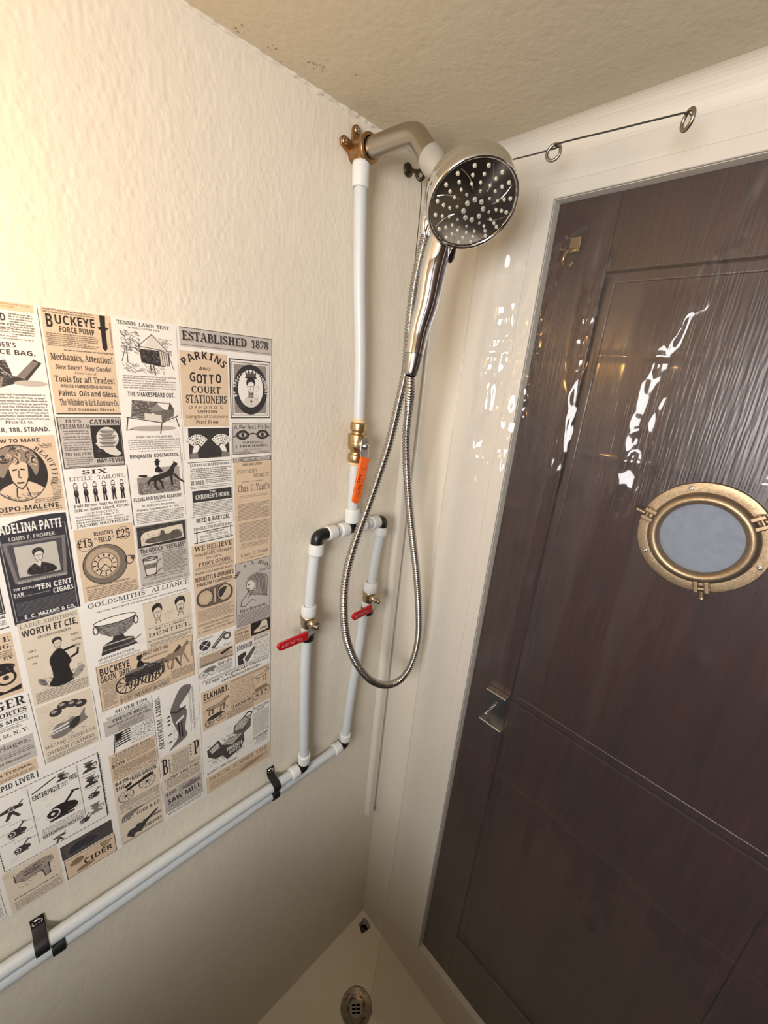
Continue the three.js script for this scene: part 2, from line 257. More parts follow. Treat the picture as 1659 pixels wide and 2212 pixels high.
// ------------------------------------------------------------------ water pipes on the left wall
const PX = 0.0175, PR = 0.0083;
const pipes = thing('water_pipework', 'translucent white plastic water pipes with white collars and black elbows on left wall', 'pipework');
{
  const collar = (a, d, L, r = 0.0112) => part('collar', turned(a, d, [[0.0084, 0.0004], [r - 0.001, 0], [r - 0.0002, 0.001], [r, L * 0.4], [r + 0.0003, L - 0.003], [r - 0.0006, L], [0.0084, L]]), M.collar, pipes, 'milky white push-fit collar');
  const up = V(0, 1, 0), dn = V(0, -1, 0), zp = V(0, 0, 1), zn = V(0, 0, -1);
  const run = (pts, n = 40) => part('pipe', tube(pts, PR, n, 20), M.pex, pipes);
  // riser to the shower arm
  collar(V(PX + 0.0015, 1.641, 0.1783), V(0, 1, 0.02), 0.027, 0.0108);
  run([V(PX + 0.0012, 1.655, 0.1785), V(PX, 1.543, 0.1692), V(PX, 1.44, 0.1585), V(PX, 1.35, 0.1527)]);
  run([V(PX, 1.291, 0.1548), V(PX, 1.25, 0.1546), V(PX, 1.205, 0.154)]);
  collar(V(PX, 1.191, 0.1535), up, 0.023, 0.0122); 
  // tee and the two branches
  const yT = 1.1805;
  part('tee', join([rod(V(PX, yT, 0.164), V(PX, yT, 0.139), 0.0092), rod(V(PX, yT, 0.1525), V(PX, yT + 0.0125, 0.1533), 0.0092)]), M.black, pipes, 'black plastic tee');
  collar(V(PX, yT, 0.162), zp, 0.016, 0.0112); collar(V(PX, yT, 0.187), zp, 0.017, 0.0112); run([V(PX, yT, 0.17), V(PX, yT, 0.195)], 6);
  collar(V(PX, yT, 0.141), zn, 0.016, 0.0112); collar(V(PX, yT, 0.110), zn, 0.016, 0.0112); run([V(PX, yT, 0.135), V(PX, yT, 0.105)], 6);
  const elbow = (a, b, c) => part('elbow', join([tube([a, a.clone().lerp(b, 0.62), b.clone().lerp(a, 0.14).lerp(c, 0.14), c.clone().lerp(b, 0.62), c], 0.0094, 30, 18), turned(a.clone(), a.clone().sub(b), [[0.0094, -0.001], [0.0094, 0.001], [0, 0.001]]), turned(c.clone(), c.clone().sub(b), [[0.0094, -0.001], [0.0094, 0.001], [0, 0.001]])]), M.black, pipes, 'black plastic elbow');
  elbow(V(PX, yT, 0.202), V(PX, yT, 0.221), V(PX, yT - 0.014, 0.2225));
  collar(V(PX, yT - 0.0125, 0.2222), V(0, -1, 0.03), 0.019, 0.0118);
  run([V(PX, yT - 0.022, 0.2246), V(PX, 1.11, 0.2288), V(PX, 1.055, 0.2316)]);
  elbow(V(PX, yT, 0.097), V(PX, yT, 0.0825), V(PX, yT - 0.013, 0.084));
  collar(V(PX, yT - 0.0115, 0.0843), V(0, -1, 0.06), 0.016, 0.0112);
  run([V(PX, yT - 0.022, 0.0853), V(PX, 1.11, 0.0925), V(PX, 1.055, 0.0965)]);
  // below the two red valves
  run([V(PX, 1.006, 0.2345), V(PX, 0.93, 0.2355), V(PX, 0.82, 0.2335), V(PX, 0.742, 0.2312)]);
  run([V(PX, 1.004, 0.1095), V(PX, 0.92, 0.1165), V(PX, 0.82, 0.1265), V(PX, 0.73, 0.1327)]);
  collar(V(PX, 0.733, 0.2311), up, 0.019, 0.0114); collar(V(PX, 0.7195, 0.1327), up, 0.0165, 0.0112);
  elbow(V(PX, 0.735, 0.2311), V(PX, 0.7215, 0.2303), V(PX, 0.7225, 0.246));
  elbow(V(PX - 0.001, 0.721, 0.1327), V(PX - 0.001, 0.708, 0.1322), V(PX - 0.001, 0.7085, 0.1465));
  collar(V(PX, 0.7225, 0.243), zp, 0.0165, 0.0113); collar(V(PX - 0.001, 0.7083, 0.144), zp, 0.0165, 0.0112);
  // the two runs along the wall, one under the other
  run([V(PX, 0.7225, 0.252), V(PX, 0.7225, 0.4), V(PX, 0.7195, 0.62), V(PX, 0.7195, 0.9), V(PX, 0.7195, ZB - 0.002)], 60);
  run([V(PX - 0.001, 0.708, 0.153), V(PX - 0.003, 0.7025, 0.25), V(PX - 0.003, 0.7005, 0.4), V(PX - 0.003, 0.6975, 0.62), V(PX - 0.003, 0.6965, ZB - 0.002)], 60);
}
// lever print
function leverPrint(base, ink, draw) { const c = document.createElement('canvas'); c.width = 128; c.height = 640; const k = c.getContext('2d'); k.fillStyle = base; k.fillRect(0, 0, 128, 640); k.fillStyle = k.strokeStyle = ink; draw(k); const t = new THREE.CanvasTexture(c); t.colorSpace = THREE.SRGBColorSpace; return t; }
// orange handled valve
{
  const v = thing('ball_valve', 'brass push-fit valve with orange lever hanging along the upright pipe', 'valve', 'shut-off valves on the water pipes');
  const a = V(PX, 1.3545, 0.1525), d = V(0, -1, 0.037);
  part('body', turned(a, d, [[0.0084, 0.0035], [0.0112, 0.0036], [0.0124, 0.005], [0.0127, 0.0065], [0.0127, 0.0145], [0.0119, 0.0166], [0.0101, 0.0172], [0.0101, 0.0212], [0.0142, 0.0216], [0.0147, 0.0225], [0.0147, 0.0318], [0.0142, 0.0322], [0.0143, 0.0326], [0.0143, 0.039], [0.0128, 0.0445], [0.0096, 0.0462], [0.0096, 0.0515], [0.0116, 0.052], [0.0126, 0.0535], [0.0126, 0.0615], [0.0112, 0.0645], [0.0084, 0.0646]], 36), M.brass, v, 'brass valve body');
  part('release_ring', turned(a, d, [[0.0084, -0.0008], [0.0099, -0.0008], [0.0103, 0.0042], [0.0084, 0.0042]]), M.cream, v); part('release_ring', turned(a, d, [[0.0084, 0.0642], [0.0103, 0.0642], [0.0099, 0.0688], [0.0084, 0.0688]]), M.cream, v);
  const st = V(PX + 0.006, 1.3195, 0.1542), xp = V(1, 0, 0);
  part('bonnet', turned(st, xp, [[0.0098, 0], [0.0092, 0.009], [0.007, 0.0115], [0.005, 0.012], [0.005, 0.0165]], 8), M.valveBrass, v);
  part('lever_plate', join([ribbon([V(0.0382, 1.331, 0.1548), V(0.0382, 1.327, 0.1548), V(0.0382, 1.315, 0.1555), V(0.0387, 1.308, 0.1566), V(0.0415, 1.3015, 0.158), V(0.0425, 1.296, 0.1592)], [0.0062, 0.0088, 0.0092, 0.0088, 0.0078, 0.0076], V(0, 0.05, 1), 0.0018, xp)]), M.steel, v);
  part('nut', turned(V(0.0385, 1.3185, 0.1552), xp, [[0.0056, 0], [0.0058, 0.0022], [0.005, 0.004], [0.0034, 0.0042], [0.0034, 0.0058], [0, 0.0062]], 6), M.steel, v);
  const P = [], Hh = [], A = V(0.0424, 1.3025, 0.158), B = V(0.0436, 1.2322, 0.1722);
  for (let i = 0; i <= 24; i++) { const t = i / 24; P.push(A.clone().lerp(B, t).add(V(0.0012 * Math.sin(t * Math.PI), 0, 0.0012 * Math.sin(t * Math.PI)))); Hh.push(t > 0.9 ? 0.0001 + 0.0080 * Math.sqrt(Math.max(0, 1 - ((t - 0.9) / 0.1) ** 2)) : 0.0088 - 0.0008 * t); }
  const t = leverPrint('#f0671c', '#38170a', (k) => {
    k.lineWidth = 5; k.save(); k.translate(66, 150); k.beginPath(); k.arc(-6, -6, 22, -0.2, 2.4); k.stroke(); k.font = 'bold 15px sans-serif';
    for (let i = 0; i < 5; i++) k.fillRect(-40 + (i % 2) * 56, -26 + i * 8, 16, 5); k.restore();
    k.save(); k.translate(70, 230); k.rotate(Math.PI / 2 - 0.1); k.font = 'bold 62px serif'; k.scale(1.1, 1); k.fillText('yup', 0, -4); k.restore();
    for (let i = 0; i < 26; i++) k.fillRect(30 + (i % 3) * 8, 285 + i * 3, 6, 3);
    for (let i = 0; i < 34; i++) k.fillRect(32 + rnd() * 44, 368 + rnd() * 70, 8 + rnd() * 14, 4); for (let i = 0; i < 18; i++) k.fillRect(34 + rnd() * 18, 430 + i * 4, 8, 3);
    k.fillRect(62, 440, 5, 110);
  });
  t.flipY = false;
  part('lever_sleeve', ribbon(P, Hh, V(0, 0.15, 1), 0.0046, xp), phys({ map: t, roughness: 0.42 }), v, 'orange plastic lever sleeve with black print');
}
// red handled valves
function redValve(z, tilt, label, tip) {
  const v = thing('ball_valve', label, 'valve', 'shut-off valves on the water pipes');
  const a = V(PX, 1.064, z - 0.0012 * tilt), d = V(0, -1, 0.03 * tilt), xp = V(1, 0, 0), at = (s) => a.clone().addScaledVector(d.clone().normalize(), s);
  part('upper_collar', turned(a, d, [[0.0084, 0.0005], [0.0112, 0], [0.0119, 0.002], [0.0123, 0.012], [0.0118, 0.0195], [0.0084, 0.0195]]), M.collar, v, 'milky white collar');
  part('body', turned(at(0.0185), d, [[0.011, 0], [0.0127, 0.0006], [0.0127, 0.0025], [0.0121, 0.003], [0.0127, 0.0036], [0.0127, 0.0055], [0.0118, 0.0068], [0.0121, 0.013], [0.0108, 0.0205], [0.009, 0.021]], 32), M.valveBrass, v, 'tarnished brass body');
  part('lower_collar', turned(at(0.039), d, [[0.0085, 0], [0.0104, 0.0003], [0.0108, 0.011], [0.0085, 0.012]]), M.collar, v);
  part('lock_ring', turned(at(0.0505), d, [[0.0086, 0], [0.0112, 0.0002], [0.0116, 0.0035], [0.0108, 0.0048], [0.0114, 0.0062], [0.0123, 0.0105], [0.0112, 0.0132], [0.0086, 0.0132]]), M.black, v, 'black locking ring');
  const s = at(0.0285);
  part('bonnet', turned(V(PX + 0.004, s.y, s.z), xp, [[0.0088, 0], [0.0084, 0.010], [0.0062, 0.012], [0.0048, 0.013], [0.0048, 0.018]], 8), M.valveBrass, v);
  part('nut', turned(V(PX + 0.0225, s.y, s.z), xp, [[0.0042, 0], [0.0045, 0.0035], [0.0036, 0.0055], [0, 0.006]], 6), M.valveBrass, v);
  const e = V(...tip), b0 = V(PX + 0.0215, s.y, s.z), b1 = V(PX + 0.0225, s.y - 0.0035, s.z + 0.010), b2 = V(PX + 0.0265, s.y - 0.0055, s.z + 0.0185);
  part('lever_plate', ribbon([V(b0.x, b0.y + 0.001, b0.z - 0.006), b0, b1, b2, b2.clone().lerp(e, 0.2)], [0.005, 0.0066, 0.0072, 0.007, 0.0066], V(0, 1, 0.12), 0.0016, xp), M.steel, v);
  const P = [], Hh = []; for (let i = 0; i <= 22; i++) { const t = i / 22; P.push(b2.clone().lerp(e, t)); Hh.push(t > 0.88 ? 0.0001 + 0.0066 * Math.sqrt(Math.max(0, 1 - ((t - 0.88) / 0.12) ** 2)) : 0.0074 - 0.0006 * t); }
  const t = leverPrint('#b5121d', '#e9c9c6', (k) => {
    k.save(); k.translate(64, 600 - 60); k.rotate(Math.PI / 4); k.lineWidth = 6; k.strokeRect(-15, -15, 30, 30); k.fillRect(-5, -5, 10, 10); k.restore();
    k.globalAlpha = 0.75; for (let i = 0; i < 5; i++) { k.fillRect(48, 440 + i * 11, 12, 7); k.fillRect(68, 430 + i * 12, 12, 7); }
    k.save(); k.translate(76, 395); k.rotate(-Math.PI / 2); k.font = 'bold 44px serif'; k.fillText('ANV', 0, 0); k.restore();
    k.fillRect(86, 190, 5, 330); for (let i = 0; i < 12; i++) { k.fillRect(36 + (i % 3) * 16, 130 + i * 10, 12, 8); } k.globalAlpha = 1;
  });
  t.flipY = false;
  part('lever_sleeve', ribbon(P, Hh, V(0, 1, 0.12), 0.0048, xp), phys({ map: t, roughness: 0.38 }), v, 'red plastic lever sleeve with white print');
  return v;
}
redValve(0.2333, 1, 'brass valve with red lever pointing left towards the printed wallpaper', [0.0455, 1.0312, 0.3055]);
redValve(0.1005, 3, 'brass valve with red lever seen through the hose loop', [0.0435, 1.0265, 0.1615]);
// black clips that hold the two horizontal pipes
function clip(z, shift, label) {
  const c = thing('pipe_clamp', label, 'clamp', 'black clamps on the horizontal pipes');
  const yA = z > 0.5 ? 0.7195 : 0.7225, yB = z > 0.5 ? 0.6975 : 0.7015, arc = (cy, cx, r, a0, a1, zz) => Array.from({ length: 13 }, (_, i) => { const a = a0 + (a1 - a0) * i / 12; return V(cx + r * Math.cos(a), cy + r * Math.sin(a), zz); });
  const r = PR + 0.0013, up = [V(0.0012, yA + 0.027, z), V(0.0014, yA + 0.016, z), V(0.004, yA + 0.0115, z), ...arc(yA, PX, r, 1.75, -1.15, z)];
  const lo = [...arc(yB, PX - 0.003, r, 1.15, -1.8, z - shift), V(0.0055, yB - 0.0115, z - shift), V(0.0012, yB - 0.0135, z - shift), V(0.001, yB - 0.017, z - shift)];
  const g = shift ? join([ribbon(up, up.map(() => 0.0068), V(0, 0, 1), 0.0018, V(1, 0.2, 0)), ribbon(lo, lo.map(() => 0.0068), V(0, 0, 1), 0.0018, V(1, -0.2, 0))]) : ribbon([...up, ...lo], [...up, ...lo].map(() => 0.0065), V(0, 0, 1), 0.0018, V(1, 0.2, 0));
  part('strap', g, M.rubber, c);
  part('screw', turned(V(0.002, yA + 0.0205, z), V(1, 0.1, 0), [[0.0052, 0], [0.0054, 0.001], [0.0042, 0.0024], [0.0022, 0.0028], [0.0016, 0.0016], [0, 0.0014]], 20), M.chrome, c, 'bright metal screw');
}
clip(0.291, 0, 'black pipe clamp close below the wallpaper corner, near the elbows');
clip(0.612, 0.014, 'black pipe clamp at lower left end of the pipes in view');

// ------------------------------------------------------------------ shower arm, hand shower and hose
{
  const e = thing('wall_elbow', 'tarnished copper brass wall elbow with screwed ears below ceiling', 'pipe fitting');
  const xp = V(1, 0, 0), c = V(0.0005, 1.6815, 0.1745);
  part('body', join([turned(c, xp, [[0, 0], [0.0125, 0], [0.0132, 0.004], [0.0132, 0.023], [0.0152, 0.0236], [0.0157, 0.025], [0.0157, 0.0285], [0.0148, 0.0298], [0.0118, 0.03]], 32), turned(V(PX + 0.0012, 1.674, 0.1768), V(0, -1, 0.05), [[0.0095, 0], [0.0095, 0.006], [0.0088, 0.0085]], 24)]), M.copper, e);
  for (const [y, z] of [[1.6868, 0.1955], [1.7042, 0.1775], [1.6665, 0.158]]) {
    const o = V(0.0005, y, z), mid = V(0.0025, c.y, c.z), dir = o.clone().sub(mid).setX(0).normalize(), wd = V(0, -dir.z, dir.y), L = o.clone().setX(0.0035);
    const P = [], W = []; for (let i = 0; i <= 14; i++) { const t = i / 14; P.push(mid.clone().setX(0.003).lerp(L.clone().addScaledVector(dir, 0.006), t)); W.push(t > 0.75 ? 0.0001 + 0.0062 * Math.sqrt(Math.max(0, 1 - ((t - 0.75) / 0.25) ** 2)) : 0.0085 - 0.003 * t); }
    const ear = part('ear', ribbon(P, W, wd, 0.004, xp), M.copper, e);
    part('screw', turned(V(0.005, y, z), xp, [[0.0040, 0], [0.0042, 0.0012], [0.0034, 0.0024], [0.0014, 0.0028], [0.001, 0.0014], [0, 0.0012]], 18), M.valveBrass, ear);
  }
  const arm = thing('bent_shower_pipe', 'brushed nickel bent shower arm leading to the shower head', 'shower arm');
  part('tube', tube([V(0.0265, 1.6815, 0.1737), V(0.045, 1.6808, 0.1735), V(0.07, 1.6798, 0.1735), V(0.092, 1.6782, 0.1735), V(0.1045, 1.674, 0.1735), V(0.1135, 1.6655, 0.1733), V(0.128, 1.6482, 0.173)], 0.0112, 60, 28), M.nickel, arm);
  // holder and hose outlet at the end of the arm
  const hd = V(0.66, -0.72, -0.12).normalize(), h0 = V(0.125, 1.652, 0.173);
  const hold = part('holder', turned(h0, hd, [[0.0113, 0], [0.0132, 0.0008], [0.0142, 0.003], [0.0145, 0.016], [0.0125, 0.0195], [0.012, 0.027]], 32), M.holder, arm, 'grey plastic swivel holder');
  part('cradle', join([rod(V(0.148, 1.642, 0.166), V(0.142, 1.612, 0.162), 0.0135, 24), rod(V(0.14, 1.628, 0.166), V(0.1165, 1.602, 0.154), 0.0085, 20)]), M.holder, hold);
  part('outlet_nut', turned(V(0.117, 1.603, 0.154), V(-0.15, -1, -0.07), [[0.0075, 0], [0.0085, 0.001], [0.0088, 0.010], [0.0072, 0.016], [0.0066, 0.02]], 24), M.chrome, hold);
}
const HC = V(0.188, 1.595, 0.166), HN = V(0.56, -0.77, 0.31).normalize(), HR = 0.0473;
{
  const s = thing('hand_shower', 'round chrome hand shower with dark nozzle plate and tapered handle', 'shower head');
  const hu = V(0, 1, 0).addScaledVector(HN, -HN.y).normalize(), hv = V(0, 0, 0).crossVectors(HN, hu).normalize();
  const on = (r, a, h) => HC.clone().addScaledVector(hu, r * Math.cos(a)).addScaledVector(hv, r * Math.sin(a)).addScaledVector(HN, h);
  part('housing', turned(HC, HN, [[0, -0.039], [0.016, -0.0385], [0.028, -0.036], [0.038, -0.0315], [0.0445, -0.0265], [0.0472, -0.0225], [0.0478, -0.020], [0.0478, -0.0132], [0.0472, -0.0126], [0.0472, -0.0118], [0.0479, -0.0112], [0.0479, -0.002], [0.0468, 0.0006], [0.0448, 0.0008], [0.0436, -0.0012]], 96), M.chrome, s, 'polished chrome housing');
  const dome = (r) => 0.0052 - 0.0064 * (r / 0.0438) ** 2;
  const plate = part('nozzle_plate', turned(HC, HN, Array.from({ length: 18 }, (_, i) => { const r = 0.0438 * (1 - i / 17); return [r, dome(r)]; }), 72), M.faceplate, s, 'dark mirror-like spray plate');
  const noz = (r, a, q, tall, m) => { const b = on(r, a, dome(r) - 0.0003); part('nozzle', turned(b, HN, [[q * 1.25, 0], [q * 1.1, tall * 0.35], [q, tall * 0.8], [q * 0.75, tall], [q * 0.35, tall], [q * 0.3, tall * 0.7], [0, tall * 0.7]], 14), m, plate); };
  for (let i = 0; i < 16; i++) for (let k = 0; k < 3; k++) { const pair = (i % 2 ? -1 : 1) * 0.018, a = i * Math.PI / 8 + 0.14 + pair - (2 - k) * 0.055; noz(0.0385 - k * 0.0068, a, 0.00165 - k * 0.0002, 0.0021, M.nozzle); }
  for (let i = 0; i < 8; i++) { noz(0.0176, i * Math.PI / 4 + 0.05, 0.0014, 0.0012, M.holder); noz(0.0101, i * Math.PI / 4 + 0.3, 0.0021, 0.0022, M.holder); }
  for (let i = 0; i < 8; i++) { const P = []; for (let k = 0; k <= 10; k++) { const t = k / 10, r = 0.0195 + 0.021 * t; P.push(on(r, i * Math.PI / 4 + 0.14 + Math.PI / 16 + Math.PI / 8 - 0.30 * Math.sin((1 - t) * 1.2), dome(r) + 0.0001)); } part('ridge', tube(P, 0.00048, 16, 6), M.chrome, plate); }
  // handle: bent, oval, thinner towards the hose
  const C = new THREE.CatmullRomCurve3([HC.clone().addScaledVector(HN, -0.02).add(V(-0.002, 0.004, 0)), V(0.144, 1.587, 0.1515), V(0.134, 1.549, 0.154), V(0.1295, 1.51, 0.1545), V(0.1245, 1.478, 0.158), V(0.1242, 1.450, 0.1612)]);
  const rads = [0.016, 0.0155, 0.0155, 0.0158, 0.016, 0.0158, 0.0152, 0.0144, 0.0134, 0.0123, 0.0113], N = 60;
  const rg = new THREE.TubeGeometry(C, N, 1, 32, false), p = rg.attributes.position;
  for (let i = 0; i <= N; i++) { const t = i / N, c = C.getPointAt(t), f = t * 10, k = Math.min(9, Math.floor(f)), r = rads[k] + (rads[k + 1] - rads[k]) * (f - k); for (let j = 0; j <= 32; j++) { const q = i * 33 + j, d = V(p.getX(q), p.getY(q), p.getZ(q)).sub(c).multiplyScalar(r); p.setXYZ(q, c.x + d.x, c.y + d.y, c.z + d.z); } }
  rg.computeVertexNormals();
  part('handle', rg, M.chrome, s, 'polished chrome handle');
  const e = C.getPointAt(1), ed = C.getTangentAt(1);
  part('hose_cone', turned(e.clone().addScaledVector(ed, 0.0004), ed, [[0.0112, 0], [0.0113, 0.001], [0.0104, 0.010], [0.0088, 0.022], [0.0074, 0.0255]], 32), M.chromeSoft, s);
  part('selector_tab', (() => { const b = on(0.0455, Math.PI * 0.995, 0.0002), d = hu.clone().negate().addScaledVector(HN, 0.3).normalize(), P = [], W = []; for (let i = 0; i <= 12; i++) { const t = i / 12; P.push(b.clone().addScaledVector(d, 0.0165 * t)); W.push(t > 0.6 ? 0.0001 + 0.004 * Math.sqrt(Math.max(0, 1 - ((t - 0.6) / 0.4) ** 2)) : 0.0028 + 0.002 * t); } return ribbon(P, W, hv, 0.0026, HN); })(), M.chrome, s);
}
// ribbed steel hose
{
  const pts = [[0.1235, 1.4255, 0.1643], [0.119, 1.408, 0.157], [0.108, 1.3825, 0.1435], [0.1, 1.345, 0.1345], [0.1, 1.3035, 0.1275], [0.1, 1.246, 0.114], [0.1, 1.1885, 0.0975], [0.1, 1.108, 0.073], [0.1, 1.0285, 0.0535], [0.1, 0.979, 0.0455], [0.1, 0.938, 0.0475], [0.1, 0.9085, 0.06], [0.1, 0.8955, 0.0785], [0.1, 0.8955, 0.1], [0.1, 0.9055, 0.1245], [0.1, 0.935, 0.16], [0.1, 0.977, 0.1905], [0.1, 1.0115, 0.2085], [0.1, 1.0515, 0.2225], [0.1, 1.1095, 0.2305], [0.1, 1.15, 0.229], [0.1, 1.186, 0.221], [0.1, 1.2565, 0.1945], [0.1, 1.298, 0.1795], [0.1, 1.3325, 0.168], [0.101, 1.385, 0.158], [0.103, 1.4295, 0.152], [0.1015, 1.48, 0.1515], [0.1035, 1.5325, 0.1515], [0.1145, 1.586, 0.1528]].map((q) => V(...q));
  const C = new THREE.CatmullRomCurve3(pts, false, 'centripetal'); C.arcLengthDivisions = 2000;
  const Lh = C.getLength(), ribs = Math.round(Lh / 0.0042), N = ribs * 6, g = new THREE.TubeGeometry(C, N, 1, 18, false), p = g.attributes.position;
  const prof = [0.0046, 0.0056, 0.0063, 0.0064, 0.0060, 0.0052];
  for (let i = 0; i <= N; i++) { const c = C.getPointAt(i / N), r = prof[i % 6]; for (let j = 0; j <= 18; j++) { const q = i * 19 + j; p.setXYZ(q, c.x + (p.getX(q) - c.x) * r, c.y + (p.getY(q) - c.y) * r, c.z + (p.getZ(q) - c.z) * r); } }
  g.computeVertexNormals();
  solo('shower_hose', g, M.chromeSoft, 'ribbed metal shower hose hanging in a long loop', 'hose');
}

// ------------------------------------------------------------------ clear curtain on a cord
const cn1 = tileNoise(40, 34, 91), cn2 = tileNoise(110, 90, 92), cn3 = tileNoise(14, 5, 93), cn4 = tileNoise(60, 8, 94);
const ridge = (k) => 1 - Math.abs(2 * k - 1);
const gauss = (x, w) => Math.exp(-((x / w) ** 2));
const step = (a, b, x) => { const t = Math.max(0, Math.min(1, (x - a) / (b - a))); return t * t * (3 - 2 * t); };
function curtainZ(x, y) {
  const low = Math.max(0, (0.5 - y) / 0.5) ** 1.5, top = step(1.70, 1.60, y), u = x / 0.82, v = y / 1.7;
  let z = 0.0735 + 0.055 * low;
  const wob = 0.006 * Math.sin(y * 4.1) + 0.01 * (cn3(u, v) - 0.5);
  // standing folds that fall from the eyelets
  const folds = [[0.187 + wob, 0.016, 0.0092], [0.226 + wob * 0.5, 0.009, 0.0046 * step(1.46, 1.38, y)], [0.294 + wob * 1.3 - 0.02 * (y - 1.42), 0.006, 0.0026], [0.372 + 0.26 * Math.max(0, y - 1.46) + wob * 0.4, 0.005, 0.0016], [0.56 + wob, 0.014, 0.004, 0.5], [0.70 - wob, 0.014, 0.004, 0.5], [0.82 + wob, 0.014, 0.004, 0.5]];
  let mask = 0;
  z += step(0.40, 0.47, x) * (0.0012 * (cn4(u * 0.7, v) - 0.5) + 0.0008 * (ridge(cn1(u, v)) - 0.5));
  z += 0.07 * Math.max(0, Math.min(0.16, x - 0.395)) * step(0.5, 1.0, y) * step(1.67, 1.58, y);
  for (const [fx, w, a] of folds) { z += top * (-a * Math.tanh((x - fx) / w) + a * Math.max(-1, Math.min(1, (x - fx) / 0.055))) * step(0.2, 1.1, y); mask += gauss(x - fx - 0.004, w * 2.1); }
  z += 0.0022 * Math.sin(x * 58 + 1.6 * Math.sin(y * 2.2)) * top * step(1.5, 0.7, y);
  z += 0.0006 * (cn4(u, v) - 0.5) * top;
  // crumples along the folds and two packing creases
  const band = step(1.24, 1.34, y) * step(1.66, 1.52, y);
  z += Math.min(1, mask) * band * (0.005 * (ridge(cn1(u, v)) - 0.5) + 0.0024 * (ridge(cn2(u, v)) - 0.5)) * (x < 0.24 ? 1 : 0.7);
  z += 0.0005 * (ridge(cn1(u * 0.7, v * 0.7)) - 0.5) * step(1.70, 1.64, y) * step(0.1, 0.6, y);
  z += 0.0012 * (ridge(cn1(u * 0.8 + 0.3, v * 1.4)) - 0.5) * step(1.62, 1.66, y) * gauss(x - 0.17, 0.06);
  z += 0.0016 * gauss(y - 1.268 - 0.06 * (x - 0.2), 0.0035) * step(0.30, 0.22, x) + 0.0013 * gauss(y - 1.357 - 0.02 * (x - 0.4), 0.004) * step(0.3, 0.36, x) + 0.001 * gauss(y - 1.462, 0.003) + 0.0012 * gauss(y - 0.86 - 0.03 * (x - 0.4), 0.005);
  return z;
}
const cord = (x) => 1.672 - 0.055 * (x - 0.2) + 0.02 * Math.max(0, x - 0.4) ** 2;   // height of the cord
{
  const c = thing('shower_curtain', 'clear crumpled plastic shower curtain hanging in front of the dark door', 'curtain');
  const NX = 400, NY = 620, pos = new Float32Array((NX + 1) * (NY + 1) * 3), uv = new Float32Array((NX + 1) * (NY + 1) * 2), idx = [];
  for (let j = 0; j <= NY; j++) for (let i = 0; i <= NX; i++) {
    const t = j / NY, x0 = 0.135 + (0.935 - 0.135) * i / NX, yt = cord(x0) + 0.018, y = yt + (0.025 - yt) * t, low = Math.max(0, (0.5 - y) / 0.5) ** 1.5;
    const x = x0 + 0.028 * low * (1 - i / NX), o = j * (NX + 1) + i;
    pos[3 * o] = x; pos[3 * o + 1] = y; pos[3 * o + 2] = curtainZ(x0, y); uv[2 * o] = x0; uv[2 * o + 1] = y;
    if (i < NX && j < NY) idx.push(o, o + NX + 1, o + 1, o + 1, o + NX + 1, o + NX + 2);
  }
  const g = new THREE.BufferGeometry(); g.setAttribute('position', new THREE.BufferAttribute(pos, 3)); g.setAttribute('uv', new THREE.BufferAttribute(uv, 2)); g.setIndex(idx); g.computeVertexNormals();
  M.film = phys({ color: lin(0.93, 0.93, 0.94), roughness: 0.085, transmission: 0.982, thickness: 0, ior: 1.5, specularIntensity: 0.7, side: THREE.DoubleSide });
  part('sheet', g, M.film, c);
  part('hem', tube(Array.from({ length: 60 }, (_, j) => { const o = Math.round(j / 59 * NY) * (NX + 1); return V(pos[3 * o], pos[3 * o + 1], pos[3 * o + 2]); }), 0.0009, 300, 6), M.film, c);
  for (let k = 0; k < 6; k++) {
    const x = 0.217 + 0.126 * k, y = cord(x) - 0.004, o = new THREE.TorusGeometry(0.0072, 0.0017, 12, 40);
    o.rotateY(k % 2 ? -0.75 : 0.15); part('grommet', move(o, x, y, curtainZ(x, y) + 0.0006), M.nickel, c, 'metal eyelet ring');
  }
  // the cord threads behind, in front, behind
  const P = [V(0.0245, 1.6865, 0.0745), V(0.12, 1.6775, 0.07)];
  for (let k = 0; k < 6; k++) { const x = 0.217 + 0.126 * k, s = k % 2 ? -1 : 1; P.push(V(x - 0.003, cord(x), 0.0735 - s * 0.001), V(x + 0.005, cord(x) + 0.0005, 0.0735 + s * 0.005), V(x + 0.063, cord(x + 0.063), 0.0735 + s * 0.006), V(x + 0.121, cord(x + 0.121), 0.0735 + s * 0.005)); }
  P.length = 6; P.push(V(0.340, 1.6655, 0.0735), V(0.336, 1.673, 0.06), V(0.322, 1.699, 0.0005));
  solo('curtain_cord', join([tube(P, 0.0008, 240, 8), tube([V(0.0225, 1.6845, 0.0735), V(0.0245, 1.66, 0.0718), V(0.0235, 1.60, 0.0708), V(0.0242, 1.53, 0.0705), V(0.0245, 1.4727, 0.073), V(0.025, 1.448, 0.0745)], 0.0006, 60, 6)]), M.cord, 'thin dark cord that carries the clear curtain, loose end hanging', 'cord');
  const h = thing('eye_hook', 'small dark screw hook on left wall behind the shower arm', 'hook');
  part('plate', turned(V(0.0003, 1.6975, 0.079), V(1, 0, 0), [[0, 0], [0.0085, 0], [0.0085, 0.0016], [0.006, 0.0034], [0.003, 0.004], [0, 0.004]], 24), M.darkMetal, h);
  part('shank', tube([V(0.002, 1.6975, 0.079), V(0.010, 1.695, 0.077), V(0.0175, 1.6935, 0.0755)], 0.0024, 16, 12), M.darkMetal, h);
  part('eye', (() => { const t = new THREE.TorusGeometry(0.0052, 0.0022, 12, 28); t.rotateY(0.9); return move(t, 0.0215, 1.6885, 0.0745); })(), M.darkMetal, h);
}

